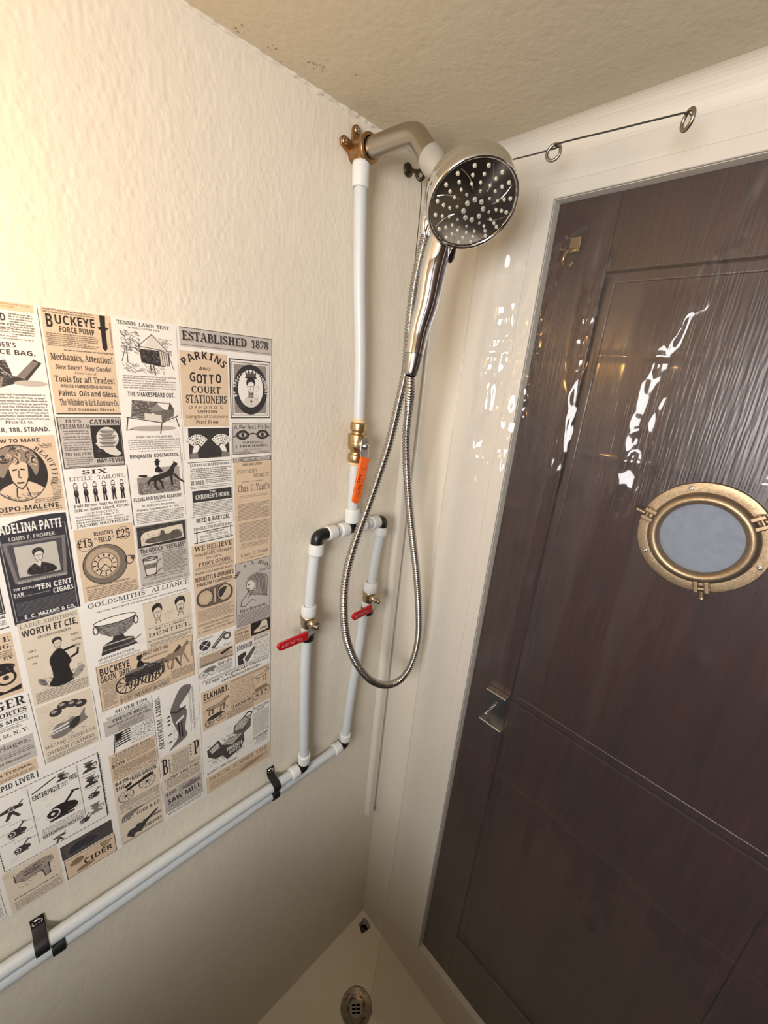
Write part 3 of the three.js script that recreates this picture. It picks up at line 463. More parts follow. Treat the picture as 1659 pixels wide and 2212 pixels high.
// ------------------------------------------------------------------ pan drain and the ragged hole
{
  const d = thing('drain_cover', 'round stained metal shower drain with dark slots in the pan', 'drain'), c = V(0.1315, 0, 0.137), up = V(0, 1, 0);
  const s1 = tileNoise(9, 9, 101), s2 = tileNoise(40, 40, 102), stain = dataTex(256, 256, (u, v) => { const k = 0.55 * s1(u, v) + 0.45 * s2(u, v); return k > 0.62 ? [92, 74, 52] : [128 + 50 * k, 120 + 48 * k, 108 + 46 * k]; }, true);
  const mt = std({ map: stain, metalness: 0.7, roughness: 0.42 });
  part('flange', turned(c, up, [[0.0152, -0.0055], [0.018, -0.0045], [0.028, -0.0012], [0.034, 0.0012], [0.0368, 0.0016], [0.0372, 0.0003]].reverse(), 64), mt, d);
  const sh = new THREE.Shape().absarc(0, 0, 0.0155, 0, Math.PI * 2), g = [];
  for (const [a, b] of [[-1, -1], [1, -1], [-1, 0], [1, 0], [-1, 1], [1, 1]]) { const w = 0.0045, h = 0.0019, x = a * 0.0052, y = b * 0.0062; sh.holes.push(new THREE.Path([[x - w, y - h], [x - w, y + h], [x + w, y + h], [x + w, y - h]].map((q) => new THREE.Vector2(...q)))); }
  const gr = new THREE.ExtrudeGeometry(sh, { depth: 0.0018, bevelEnabled: false, curveSegments: 32 }); gr.rotateX(-Math.PI / 2); gr.rotateY(0.9);
  part('grid', move(gr, c.x, -0.0068, c.z), mt, d);
  part('sump', turned(c, up, [[0, -0.05], [0.0157, -0.05], [0.0157, -0.006]], 32), M.rubber, d);
}
structure('subfloor', join([box(-0.06, XR + 0.06, -0.09, -0.08, -0.06, ZB + 0.06), box(-0.06, -0.05, -0.08, -0.03, -0.06, ZB + 0.06), box(XR + 0.05, XR + 0.06, -0.08, -0.03, -0.06, ZB + 0.06), box(-0.05, XR + 0.05, -0.08, -0.03, -0.06, -0.05), box(-0.05, XR + 0.05, -0.08, -0.03, ZB + 0.05, ZB + 0.06)]), M.wood);
{
  const b = solo('timber_offcut', metreUV(move(new RoundedBoxGeometry(0.03, 0.012, 0.022, 2, 0.001), 0, 0, 0)), M.wood, 'brown scrap of timber inside the ragged hole in the pan corner', 'timber');
  b.position.set(0.034, -0.0135, 0.03); b.rotation.set(0.5, 0.35, 0);
}

// ------------------------------------------------------------------ warm lamp on the left wall beside the viewer
{
  const l = thing('wall_lamp', 'warm globe wall lamp on left wall beyond the left edge of view', 'lamp'), c = V(0.06, 1.50, 0.67);
  part('base', turned(V(0.0003, c.y - 0.045, c.z), V(1, 0, 0), [[0.035, 0], [0.035, 0.006], [0.024, 0.013], [0, 0.015]], 36), M.nickel, l);
  part('arm', tube([V(0.012, c.y - 0.045, c.z), V(0.035, c.y - 0.050, c.z), V(0.055, c.y - 0.052, c.z), V(0.06, c.y - 0.024, c.z)], 0.006, 30, 14), M.nickel, l);
  part('globe', new THREE.SphereGeometry(0.028, 32, 24).translate(c.x, c.y, c.z), std({ color: 0xfff2dc, emissive: lin(1, 0.60, 0.22), emissiveIntensity: 2, roughness: 0.5 }), l);
  const p = new THREE.PointLight(new THREE.Color().setRGB(1, 0.52, 0.12), 0.15); p.position.copy(c); p.castShadow = true; p.shadow.radius = 1.3; p.decay = 2; l.add(p);
}

// ------------------------------------------------------------------ wash stand below the window, out of view, that shades the low part of the left wall
{
  const w = thing('wash_stand', 'dark wooden wash stand under the window behind the viewer', 'cabinet');
  part('body', rbox(0.32, XR - 0.002, 0.001, 0.86, 0.64, ZB - 0.022, 0.003), M.wood, w);
  part('top', rbox(0.3, XR - 0.001, 0.8605, 0.895, 0.62, ZB - 0.0215, 0.004), M.wood, w);
  for (const x of [0.335, 0.64]) { const d = part('door', rbox(x, x + 0.285, 0.06, 0.83, 0.632, 0.6398, 0.002), M.wood, w); part('knob', turned(V(x + (x < 0.5 ? 0.25 : 0.03), 0.55, 0.632), V(0, 0, -1), [[0.004, 0], [0.004, 0.01], [0.011, 0.016], [0.009, 0.024], [0, 0.026]], 20), M.oldBrass, d); }
}

// ------------------------------------------------------------------ printed wallpaper of old advertisements (flat print)
{
  const W = 1360, HH = 2048, cv = document.createElement('canvas'); cv.width = W; cv.height = HH; const k = cv.getContext('2d');
  const INK = '#2b2829', WHITE = '#e8e4dd', TAN = '#d6bfa4', GREY = '#bdb6af', LTAN = '#d9ccb8';
  let ink = INK;
  k.fillStyle = WHITE; k.fillRect(0, 0, W, HH); k.lineCap = 'round'; k.lineJoin = 'round';
  const R = (x, y, w, h, c) => { k.fillStyle = c; k.fillRect(x, y, w, h); };
  const F = (x, y, w, h, l = 1.5, c = ink) => { k.strokeStyle = c; k.lineWidth = l; k.strokeRect(x, y, w, h); };
  const L = (pts, l = 1.5, c = ink, close) => { k.strokeStyle = c; k.lineWidth = l; k.beginPath(); pts.forEach(([x, y], i) => (i ? k.lineTo(x, y) : k.moveTo(x, y))); if (close) k.closePath(); k.stroke(); };
  const P = (pts, c = ink) => { k.fillStyle = c; k.beginPath(); pts.forEach(([x, y], i) => (i ? k.lineTo(x, y) : k.moveTo(x, y))); k.closePath(); k.fill(); };
  const S = (pts, c = ink) => { k.fillStyle = c; k.beginPath(); const n = pts.length; for (let i = 0; i < n; i++) { const a = pts[i], b = pts[(i + 1) % n], mx = (a[0] + b[0]) / 2, my = (a[1] + b[1]) / 2; if (!i) { const z = pts[n - 1]; k.moveTo((z[0] + a[0]) / 2, (z[1] + a[1]) / 2); } k.quadraticCurveTo(a[0], a[1], mx, my); } k.fill(); };
  const E = (x, y, rx, ry, c = ink, l = 0, rot = 0) => { k.beginPath(); k.ellipse(x, y, rx, ry, rot, 0, Math.PI * 2); if (l) { k.strokeStyle = c; k.lineWidth = l; k.stroke(); } else { k.fillStyle = c; k.fill(); } };
  // text stretched into the box x, y, w, h
  const T = (s, x, y, w, h, fam = 'serif', c = ink, bold = true) => { k.save(); k.font = (bold ? 'bold ' : '') + '100px ' + fam; const m = k.measureText(s), a = m.actualBoundingBoxAscent, d = Math.max(0, m.actualBoundingBoxDescent); k.translate(x, y); k.scale(w / m.width, h / (a + d)); k.fillStyle = c; k.fillText(s, 0, a); k.restore(); };
  const TR = (s, x, y, w, h, rot, fam, c) => { k.save(); k.translate(x, y); k.rotate(rot); T(s, 0, 0, w, h, fam, c); k.restore(); };
  const arcT = (s, cx, cy, r, a0, a1, size, fam = 'sans-serif', c = ink, flip = 0) => { k.save(); k.font = 'bold ' + size + 'px ' + fam; k.fillStyle = c; k.textAlign = 'center'; [...s].forEach((ch, i) => { const a = a0 + (a1 - a0) * (i + 0.5) / s.length; k.save(); k.translate(cx + r * Math.cos(a), cy + r * Math.sin(a)); k.rotate(a + (flip ? -Math.PI / 2 : Math.PI / 2)); k.fillText(ch, 0, 0); k.restore(); }); k.textAlign = 'left'; k.restore(); };
  // rows of unreadable small print
  const B = (x, y, w, h, lh = 6, al = 0.72, c = ink) => { k.save(); k.globalAlpha = al; k.fillStyle = c; for (let yy = y; yy < y + h - lh * 0.4; yy += lh) { let xx = x + rnd() * 3; const end = x + w - (rnd() < 0.12 ? w * 0.3 * rnd() : 0); while (xx < end) { const l = Math.min(end - xx, lh * (0.5 + rnd() * 1.3)); let q = 0; while (q < l) { const s = lh * (0.16 + 0.1 * rnd()); k.fillRect(xx + q, yy + lh * (rnd() < 0.25 ? 0 : 0.14), s, lh * (0.42 + 0.14 * rnd())); q += s + lh * 0.09; } xx += l + lh * 0.35; } } k.restore(); };
  const fuzz = (x, y, w, h, n, al = 0.5, c = ink, len = 4) => { k.save(); k.beginPath(); k.rect(x, y, w, h); k.clip(); k.globalAlpha = al; k.strokeStyle = c; k.lineWidth = 0.9; for (let i = 0; i < n; i++) { const a = x + rnd() * w, b = y + rnd() * h, d = (rnd() - 0.5) * 1.2 + 0.6; k.beginPath(); k.moveTo(a, b); k.lineTo(a + len * Math.cos(d), b + len * Math.sin(d)); k.stroke(); } k.restore(); };
  // fuzz kept inside an outline
  const shade = (pts, n, al, c, len) => { k.save(); k.beginPath(); pts.forEach(([x, y], i) => (i ? k.lineTo(x, y) : k.moveTo(x, y))); k.closePath(); k.clip(); const xs = pts.map((p) => p[0]), ys = pts.map((p) => p[1]), x = Math.min(...xs), y = Math.min(...ys); fuzz(x, y, Math.max(...xs) - x, Math.max(...ys) - y, n, al, c, len); k.restore(); };
  // local 100 x 100 frame
  const G = (x, y, w, h, fn) => { k.save(); k.translate(x, y); k.scale(w / 100, h / 100); fn(); k.restore(); };
  const MID = '#7d7771', DARK = '#3d3938';
  const wheel = (x, y, r, l = 1.6) => { E(x, y, r, r, ink, l); for (let i = 0; i < 5; i++) { const a = i * 0.628; L([[x - r * Math.cos(a), y - r * Math.sin(a)], [x + r * Math.cos(a), y + r * Math.sin(a)]], l * 0.55); } E(x, y, r * 0.16, r * 0.16); };
  const horse = (c) => { S([[8, 46], [20, 36], [45, 38], [66, 34], [80, 14], [92, 8], [98, 20], [90, 26], [84, 28], [78, 46], [70, 58], [40, 58], [22, 60], [12, 56]], c); for (const [a, b, e] of [[22, 14, 18], [30, 34, 30], [66, 62, 58], [74, 82, 92]]) P([[a - 4, 54], [a + 5, 54], [b + 3, 76], [e + 3, 98], [e - 3, 98], [b - 3, 76]], c); P([[10, 44], [0, 52], [-4, 72], [4, 60], [12, 52]], c); P([[86, 12], [88, 2], [92, 10]], c); };
  const face = (skin = WHITE) => { S([[34, 24], [64, 20], [70, 46], [62, 70], [50, 80], [38, 70], [32, 46]], skin); L([[33, 40], [36, 62], [44, 74], [52, 77], [60, 70], [67, 56], [69, 38]], 2); L([[42, 76], [40, 90]], 2); L([[60, 74], [64, 90]], 2); S([[30, 44], [24, 20], [40, 6], [64, 4], [78, 20], [74, 46], [68, 26], [50, 22], [36, 30]], ink); fuzz(30, 4, 46, 26, 26, 0.6, skin, 6); L([[41, 43], [47, 42]], 2.6); L([[55, 42], [61, 43]], 2.6); L([[51, 44], [49, 56], [53, 57]], 1.6); L([[45, 66], [56, 66]], 2.6); };

  // ---- columns beyond the left edge of the view
  const filler = (x, y, w, h, t) => { R(x, y, w, h, [TAN, WHITE, GREY, LTAN][t % 4]); F(x + 3, y + 3, w - 6, h - 6, 1); B(x + 10, y + 12, w - 20, 26, 12, 0.85); B(x + 10, y + 46, w - 20, h - 58, 6); };
  for (let c = 0; c < 2; c++) for (let y = 4, i = 0; y < 2040; i++) { const h = 110 + ((i * 53 + c * 37) % 90); filler(6 + c * 163, y, 156, Math.min(h, 2044 - y), i + c); y += h + 6; }
  for (let y = 4, i = 0; y < 760; i++) { const h = 120 + ((i * 47) % 80); filler(336, y, 152, Math.min(h, 756 - y), i + 2); y += h + 6; }

  // ---- column at x 336..490
  R(340, 770, 150, 92, DARK); F(344, 774, 142, 84, 1.5, WHITE); B(350, 782, 130, 70, 8, 0.6, WHITE);
  T('AN', 470, 866, 18, 10, 'sans-serif'); B(340, 870, 146, 30, 6); L([[338, 914], [490, 908]], 3);
  R(338, 925, 154, 222, TAN); T('E', 470, 938, 16, 16); T('ING.', 440, 962, 48, 15); B(344, 984, 140, 24, 6); T('EY', 462, 1006, 24, 10, 'serif');
  G(380, 1010, 120, 130, () => { S([[20, 20], [60, 8], [92, 22], [80, 34], [88, 40], [30, 46]]); E(66, 52, 18, 18, ink, 5); E(66, 52, 6, 6); P([[30, 40], [44, 40], [40, 78], [58, 90], [92, 80], [90, 94], [20, 96]]); fuzz(20, 20, 76, 74, 50, 0.6, TAN, 7); });
  R(338, 1150, 154, 160, WHITE); T('SINGER', 352, 1156, 138, 34, 'serif'); T('PIANOFORTES', 344, 1200, 146, 18); L([[340, 1224], [490, 1224]], 1); T('STRINGS MADE', 350, 1232, 138, 15, 'sans-serif'); L([[340, 1254], [490, 1254]], 1); B(350, 1260, 120, 12, 6); T('16th St. N. Y.', 380, 1280, 104, 15, 'serif');
  R(338, 1314, 152, 98, GREY); T('Carriages,', 360, 1322, 122, 24, 'serif', '#5a5553'); L([[350, 1356], [480, 1356]], 1); B(346, 1362, 140, 12, 7); T('sold to be Stationery.', 352, 1384, 126, 13, 'serif');
  R(338, 1416, 148, 50, TAN); T("Hoy's Trusses.", 352, 1424, 122, 18, 'serif'); B(346, 1448, 130, 12, 7);
  R(338, 1468, 150, 42, WHITE); T('TORPID LIVER', 350, 1474, 122, 22, 'sans-serif'); L([[480, 1470], [480, 1500]], 3);

  // ---- column at x 500..670
  R(500, 2, 168, 20, TAN); B(510, 5, 150, 14, 6, 0.6, '#7a5a3a');
  T('AND', 570, 30, 40, 18, 'sans-serif'); B(614, 28, 48, 52, 6, 0.9); B(560, 52, 54, 14, 9, 0.95); B(540, 66, 74, 14, 6); B(540, 82, 118, 12, 6);
  T("FISHER'S", 560, 99, 60, 12, 'sans-serif'); T('CE BAG.', 584, 117, 74, 12, 'sans-serif');
  G(510, 130, 160, 90, () => { P([[8, 78], [40, 92], [76, 70], [98, 18], [88, 8], [66, 62], [58, 58], [52, 14], [40, 20], [36, 60], [10, 64]], DARK); P([[62, 60], [86, 12], [94, 18], [72, 66]], MID); fuzz(36, 12, 24, 52, 30, 0.8, WHITE, 7); E(80, 78, 22, 9, '#b5aea5'); L([[40, 92], [44, 64]], 3, MID); fuzz(8, 60, 66, 30, 40, 0.4, WHITE, 8); });
  B(504, 228, 160, 68, 8, 0.7); T('Price £4 4s.', 570, 298, 60, 9); T('FISHER, 188, STRAND.', 520, 318, 142, 13, 'sans-serif');
  L([[676, 6], [676, 330]], 1.2);
  R(500, 340, 170, 226, TAN); T('HOW TO MAKE', 528, 347, 108, 11, 'sans-serif');
  E(578, 445, 62, 80, '#332e2d'); E(578, 445, 62, 80, ink, 2.5);
  k.save(); k.beginPath(); k.ellipse(578, 445, 61, 79, 0, 0, 7); k.clip(); G(518, 366, 120, 160, () => { S([[0, 100], [10, 76], [40, 64], [66, 62], [96, 80], [104, 100]], TAN); P([[44, 56], [62, 52], [66, 72], [42, 74]], TAN); face(TAN); S([[12, 48], [14, 14], [44, -6], [80, 4], [92, 34], [80, 60], [74, 36], [56, 26], [40, 30], [30, 44], [22, 58]], '#8f8071'); for (let i = 0; i < 34; i++) { const a = rnd() * 6.3, x = 16 + rnd() * 68, y = 2 + rnd() * 30; k.strokeStyle = rnd() < 0.6 ? INK : TAN; k.lineWidth = 1.6; k.beginPath(); k.arc(x, y, 3.5 + rnd() * 3, a, a + 3.6); k.stroke(); } fuzz(0, 84, 100, 16, 90, 0.7, INK, 6); }); k.restore();
  arcT('BEAUTIFUL', 566, 448, 86, -0.95, 0.45, 17, 'serif'); fuzz(628, 362, 34, 14, 18, 0.8, INK, 9); B(644, 470, 22, 60, 5); B(504, 470, 14, 60, 5); B(600, 522, 60, 14, 5);
  T('ADIPO-MALENE.', 506, 538, 156, 15, 'sans-serif'); B(510, 556, 150, 6, 6);
  // framed singer on a black bill
  k.fillStyle = '#35343a'; k.beginPath(); k.moveTo(504, 600); k.quadraticCurveTo(574, 566, 668, 574); k.lineTo(668, 900); k.lineTo(504, 910); k.closePath(); k.fill(); k.strokeStyle = WHITE; k.lineWidth = 1.2; k.strokeRect(510, 604, 152, 296);
  T('ADELINA PATTI', 512, 588, 142, 30, 'sans-serif', WHITE); T('LOUIS F. FROMER.', 528, 628, 110, 12, 'sans-serif', '#c9c4bd');
  P([[512, 644], [658, 644], [648, 776], [524, 776]], '#77726f'); P([[522, 652], [648, 652], [640, 766], [532, 766]], '#4c4a4e'); R(536, 660, 98, 98, '#bab4ab');
  G(536, 658, 98, 100, () => { S([[16, 100], [22, 74], [44, 60], [58, 60], [86, 76], [96, 100]], INK); fuzz(18, 64, 76, 36, 50, 0.5, '#bab4ab', 6); k.save(); k.translate(24, 10); k.scale(0.56, 0.66); face('#cfc8be'); k.restore(); P([[40, 60], [58, 58], [52, 78]], '#cfc8be'); });
  T('FLOR DE ADELINA PATTI CIGARS', 530, 770, 118, 8, 'sans-serif', '#bdb7b0'); T('THE EXCELLENCE', 516, 790, 72, 8, 'sans-serif', WHITE); T('PAR', 514, 806, 24, 12, 'serif', WHITE); T('TEN CENT', 570, 790, 86, 19, 'sans-serif', WHITE); T('CIGARS', 606, 814, 52, 17, 'sans-serif', WHITE); B(514, 818, 84, 8, 6, 0.7, WHITE); B(514, 838, 146, 46, 5, 0.55, '#b5b0ab'); T('E. C. HAZARD & CO.', 528, 884, 128, 13, 'sans-serif', WHITE);
  R(508, 906, 152, 312, LTAN); T('LARGE ADDITIONS', 512, 912, 144, 15, 'serif', '#8b857d'); T('WORTH ET CIE,', 514, 934, 142, 27, 'sans-serif'); T('ARTISTES EN CORSETS', 548, 966, 86, 9, 'serif');
  G(520, 976, 140, 200, () => { S([[44, 30], [56, 26], [64, 36], [70, 48], [74, 58], [66, 62], [68, 78], [76, 92], [60, 98], [34, 98], [22, 90], [36, 78], [34, 60], [32, 42]], INK); S([[22, 92], [8, 84], [6, 70], [22, 78]], MID); S([[66, 94], [92, 86], [96, 70], [82, 72], [72, 84]], '#9b948b'); fuzz(6, 66, 90, 30, 60, 0.5, INK, 5); k.save(); k.translate(34, 4); k.scale(0.36, 0.3); face(LTAN); k.restore(); L([[58, 34], [90, 30]], 4, INK); L([[90, 30], [86, 46], [74, 50]], 4, INK); E(88, 32, 5, 4, LTAN); });
  T('WHEN', 630, 990, 22, 7); T('NATURE', 630, 1012, 28, 7); T('FAILS."', 630, 1034, 26, 7); T('"ART', 516, 1010, 24, 7); T('STEPS', 516, 1032, 26, 7); T('IN', 524, 1056, 12, 7); B(516, 1172, 140, 40, 6, 0.75);
  R(508, 1224, 152, 240, LTAN); fuzz(524, 1290, 110, 100, 160, 0.35, INK, 9); G(520, 1232, 130, 150, () => { for (const [x, y] of [[28, 26], [46, 14], [66, 18], [82, 26]]) { E(x, y, 13, 10, DARK); E(x - 3, y - 3, 6, 4, '#a39a90'); } S([[8, 82], [24, 56], [48, 62], [60, 50], [70, 66], [92, 34], [84, 62], [96, 74], [64, 84], [40, 98], [14, 98]], MID); S([[46, 74], [66, 56], [78, 60], [70, 82], [52, 88]], DARK); L([[12, 74], [48, 66]], 4, WHITE); L([[14, 80], [50, 76]], 3, WHITE); });
  T('MADAME COUTELLIER', 512, 1392, 144, 12, 'serif', ink, false); B(560, 1408, 50, 4, 6); T('OSTRICH FEATHERS.', 514, 1418, 140, 15, 'serif', ink, false); B(512, 1440, 144, 22, 7, 0.7);
  L([[664, 1240], [666, 1470]], 1.2); L([[500, 1160], [505, 1465]], 1.2);
  // tool sheet with a saw-tooth border
  R(340, 1508, 318, 334, WHITE); k.setLineDash([7, 5]); F(346, 1514, 304, 322, 2.5); k.setLineDash([]); for (let y = 1520; y < 1830; y += 8) P([[648, y], [656, y + 4], [648, y + 8]]);
  L([[446, 1530], [446, 1790]], 1); L([[584, 1524], [584, 1800]], 1); T('ENTERPRISE', 452, 1572, 78, 22, 'sans-serif'); T('PRESS', 556, 1556, 26, 24, 'sans-serif'); T('FRUIT', 532, 1572, 20, 9); T('JELLY', 532, 1584, 20, 9);
  const gadget = (x, y, w, h, c = DARK) => { const kind = Math.floor(x + y) % 3; k.save(); k.translate(x, y); const q = Math.min(w, h) / 100; k.translate((w - 100 * q) / 2, (h - 100 * q) / 2); k.scale(q, q);
    if (kind === 0) { P([[14, 78], [30, 66], [70, 66], [88, 78], [92, 92], [8, 92]], c); R(38, 40, 26, 30, c); E(50, 36, 24, 16, c); P([[34, 24], [20, 4], [82, 4], [66, 24]], '#6f6a66'); E(84, 48, 14, 14, c, 5); L([[66, 46], [98, 36]], 5, c); }
    else if (kind === 1) { S([[10, 70], [16, 46], [40, 34], [66, 36], [90, 50], [92, 70], [70, 80], [30, 82]], c); E(30, 60, 16, 16, WHITE, 4); E(30, 60, 5, 5, WHITE); L([[62, 40], [86, 8]], 7, c); L([[82, 6], [98, 12]], 5, c); R(20, 80, 60, 7, c); }
    else { P([[20, 90], [40, 44], [56, 44], [80, 90], [68, 92], [50, 62], [32, 92]], c); P([[8, 30], [50, 16], [94, 24], [92, 40], [10, 44]], c); L([[70, 30], [96, 4]], 5, c); E(50, 32, 9, 9, WHITE, 3); }
    fuzz(4, 4, 92, 90, 26, 0.45, WHITE, 9); k.restore(); };
  gadget(460, 1620, 120, 120, INK); gadget(592, 1526, 52, 66); gadget(590, 1600, 52, 54); gadget(592, 1662, 50, 66); gadget(590, 1738, 54, 60, MID); gadget(356, 1560, 84, 70); gadget(352, 1650, 88, 66); gadget(356, 1736, 86, 60); gadget(508, 1526, 60, 40); L([[456, 1562], [520, 1534]], 5, DARK); gadget(470, 1794, 60, 44); gadget(550, 1770, 56, 44);
  B(458, 1738, 122, 50, 7, 0.6); T('ENTERPRISE MFG CO.', 456, 1768, 120, 12, 'serif'); for (let i = 0; i < 9; i++) B(354 + (i % 3) * 30, 1632 + 14 * i, 36, 5, 6, 0.5); B(592, 1592, 44, 5, 6); B(592, 1654, 44, 5, 6);
  R(336, 1842, 152, 206, LTAN); G(350, 1852, 130, 110, () => { S([[10, 20], [60, 8], [92, 14], [96, 40], [84, 44], [82, 92], [70, 96], [66, 58], [30, 66], [10, 52]], '#a2968a'); L([[66, 20], [30, 30], [66, 36], [28, 44], [66, 48]], 2); L([[82, 44], [82, 92], [70, 96], [66, 58], [30, 66], [10, 52], [10, 20]], 2); fuzz(10, 10, 84, 80, 110, 0.55, INK, 7); }); T('IT HAS NO EQUAL AS A', 350, 1982, 124, 10, 'serif'); B(346, 2000, 134, 40, 7, 0.6);
  R(494, 1866, 164, 74, '#4a4646'); B(504, 1876, 60, 54, 7, 0.25, WHITE); S([[512, 1930], [520, 1890], [560, 1880], [610, 1896], [600, 1922], [560, 1918]], '#37343a'); fuzz(494, 1866, 164, 74, 200, 0.3, '#8a8480', 4);
  R(496, 1944, 166, 102, TAN); F(498, 1946, 162, 98, 2); S([[510, 1990], [520, 1964], [548, 1960], [560, 1978], [540, 1992]], '#8d7458'); fuzz(508, 1958, 60, 40, 60, 0.6, INK, 6); P([[612, 1956], [650, 1964], [620, 1990]], '#b89c7c'); L([[612, 1956], [650, 1964], [620, 1990]], 2, ink, true); E(626, 1970, 4, 6, ink, 2); T('CIDER', 552, 1990, 96, 26, 'sans-serif'); S([[520, 2034], [540, 2012], [600, 2024], [560, 2036]], '#8d7458');

  // ---- column at x 680..842
  R(682, 2, 160, 102, TAN); B(686, 4, 114, 12, 6); T('B', 688, 16, 18, 34, 'sans-serif'); T('UCKEYE', 708, 16, 94, 24, 'sans-serif'); T('FORCE PUMP', 716, 44, 82, 16, 'sans-serif'); B(686, 64, 118, 36, 5, 0.85); P([[814, 4], [828, 4], [826, 34], [834, 36], [826, 44], [826, 92], [820, 100], [814, 92], [814, 44], [806, 38], [814, 34]]); k.save(); k.translate(836, 92); k.rotate(-Math.PI / 2); B(0, 0, 70, 6, 6); k.restore();
  R(682, 104, 160, 178, TAN); B(720, 104, 120, 8, 6, 0.9); T('Mechanics, Attention!', 688, 114, 148, 24, 'serif'); T('New Store!  New Goods!', 696, 144, 134, 14, 'serif'); T('Finest Line of', 738, 162, 52, 7, 'serif', ink, false); T('Tools for all Trades!', 690, 174, 146, 18, 'serif'); T('HOUSE FURNISHING GOODS,', 702, 198, 126, 10, 'sans-serif'); T('Paints  Oils and Glass.', 694, 214, 144, 16, 'sans-serif'); T('The Whitaker & Kirk Hardware Co.', 694, 238, 146, 18, 'serif'); T('210 Summit Street.', 710, 262, 120, 9, 'serif'); L([[684, 280], [842, 280]], 3);
  R(680, 290, 160, 152, GREY); F(682, 290, 156, 150, 2); T("ELY'S", 700, 297, 38, 9); T('CREAM BALM', 686, 310, 70, 13); T('CATARRH', 758, 297, 78, 14, 'sans-serif'); B(690, 328, 62, 14, 7); B(688, 345, 66, 14, 7); B(688, 362, 66, 26, 7); T('TRY THE CURE', 688, 394, 66, 9); B(688, 408, 66, 24, 6); R(758, 314, 78, 100, '#2f2d2f'); G(758, 314, 78, 100, () => { S([[18, 52], [14, 30], [36, 6], [66, 4], [90, 24], [92, 52], [74, 66], [84, 78], [98, 88], [80, 99], [40, 84], [36, 74], [20, 70], [18, 62], [8, 54]], '#d5cec5'); for (let i = 0; i < 13; i++) L([[26 + (i % 3) * 5, 14 + i * 4.2], [84 - (i % 4) * 5, 16 + i * 4.2]], 2.4, '#57524f'); R(10, 74, 24, 24, '#2f2d2f'); fuzz(4, 72, 26, 26, 20, 0.5, '#bbb4ac', 5); }); T('HAY-FEVER', 764, 416, 74, 13, 'sans-serif'); B(690, 434, 146, 6, 6);
  R(680, 443, 160, 186, WHITE); T('SIX', 722, 448, 66, 14, 'serif'); T('LITTLE   TAILORS,', 688, 468, 148, 14, 'serif', ink, false);
  for (let i = 0; i < 6; i++) G(690 + i * 24.5, 486, 22, 66, () => { E(50, 18, 22, 16, WHITE); E(50, 18, 22, 16, ink, 4); L([[30, 24], [70, 24]], 5); S([[24, 40], [40, 33], [62, 33], [78, 42], [76, 68], [26, 68]]); P([[46, 36], [56, 36], [50, 56]], WHITE); P([[30, 66], [48, 66], [44, 98], [28, 98]]); P([[52, 66], [70, 66], [80, 98], [60, 98]]); });
  T('Full Dress Suit to Order,', 690, 556, 146, 11, 'serif'); T('Silk or Satin Lined, $27.00', 690, 570, 146, 11, 'serif'); T('OUR SPECIALTY.', 716, 584, 92, 7, 'serif', ink, false); T('229 BROADWAY, Opp. P. O.', 690, 594, 118, 7); T('1260 BROADWAY, Cor. 32d St.', 690, 603, 130, 7); T('132 & 134 BOWERY, Cor. Houston St.', 690, 612, 146, 7); L([[676, 300], [676, 630]], 1.2);
  T('JACOBS BROTHERS.', 690, 621, 146, 12, 'serif');
  R(680, 636, 162, 256, TAN); T("BENSON'S", 730, 652, 54, 14, 'sans-serif'); T('" FIELD "', 730, 674, 56, 16, 'sans-serif'); T('£15', 684, 672, 40, 28, 'serif'); T('£25', 790, 656, 42, 32, 'serif'); E(704, 690, 20, 22, ink, 1.2); E(812, 670, 18, 22, ink, 1.2);
  E(752, 770, 62, 70, '#7a6d60'); E(752, 770, 62, 70, ink, 2); E(746, 764, 48, 54, '#b49f86'); E(750, 770, 36, 42, TAN); E(750, 770, 36, 42, ink, 1.6); E(750, 770, 20, 24, ink, 2.2); for (let i = 0; i < 12; i++) { const a = i * Math.PI / 6; L([[750 + 25 * Math.cos(a), 770 + 29 * Math.sin(a)], [750 + 32 * Math.cos(a), 770 + 37 * Math.sin(a)]], 3.4); } L([[750, 770], [734, 786]], 3); L([[750, 770], [764, 788]], 2); fuzz(690, 700, 124, 140, 160, 0.25, INK, 7); E(822, 770, 12, 15, ink, 2.5); E(832, 764, 7, 8, '#57504a');
  T('ENGLISH KEYLESS HALF-CHRONOMETER.', 690, 838, 128, 7); B(690, 850, 146, 40, 6, 0.75);
  R(680, 892, 336, 258, WHITE); T("GOLDSMITHS'  ALLIANCE", 686, 900, 324, 18, 'serif', ink, false); L([[846, 894], [1012, 894]], 2); B(780, 924, 120, 5, 6); T('SILVER AND BEST SILVER-PLATED MANUFACTURERS,', 708, 936, 296, 7, 'serif');
  G(690, 950, 140, 170, () => { P([[4, 22], [94, 22], [86, 44], [66, 58], [36, 58], [14, 44]], '#8d8782'); E(49, 20, 46, 8, '#efe9df'); E(49, 20, 46, 8, ink, 1.6); shade([[6, 26], [92, 26], [84, 44], [66, 58], [36, 58], [14, 44]], 130, 0.8, INK, 5); E(6, 34, 5, 9, ink, 2); E(93, 34, 5, 9, ink, 2); P([[40, 58], [62, 58], [64, 66], [84, 72], [86, 84], [92, 92], [10, 96], [14, 82], [18, 72], [38, 66]], DARK); L([[18, 74], [82, 74]], 3, '#b8b1a8'); L([[14, 86], [88, 86]], 2, '#8d8782'); L([[70, 88], [100, 74]], 3, MID); });
  T('ALBSTER PATTERN.', 692, 1122, 116, 8, 'serif'); B(692, 1136, 130, 8, 5, 0.6);
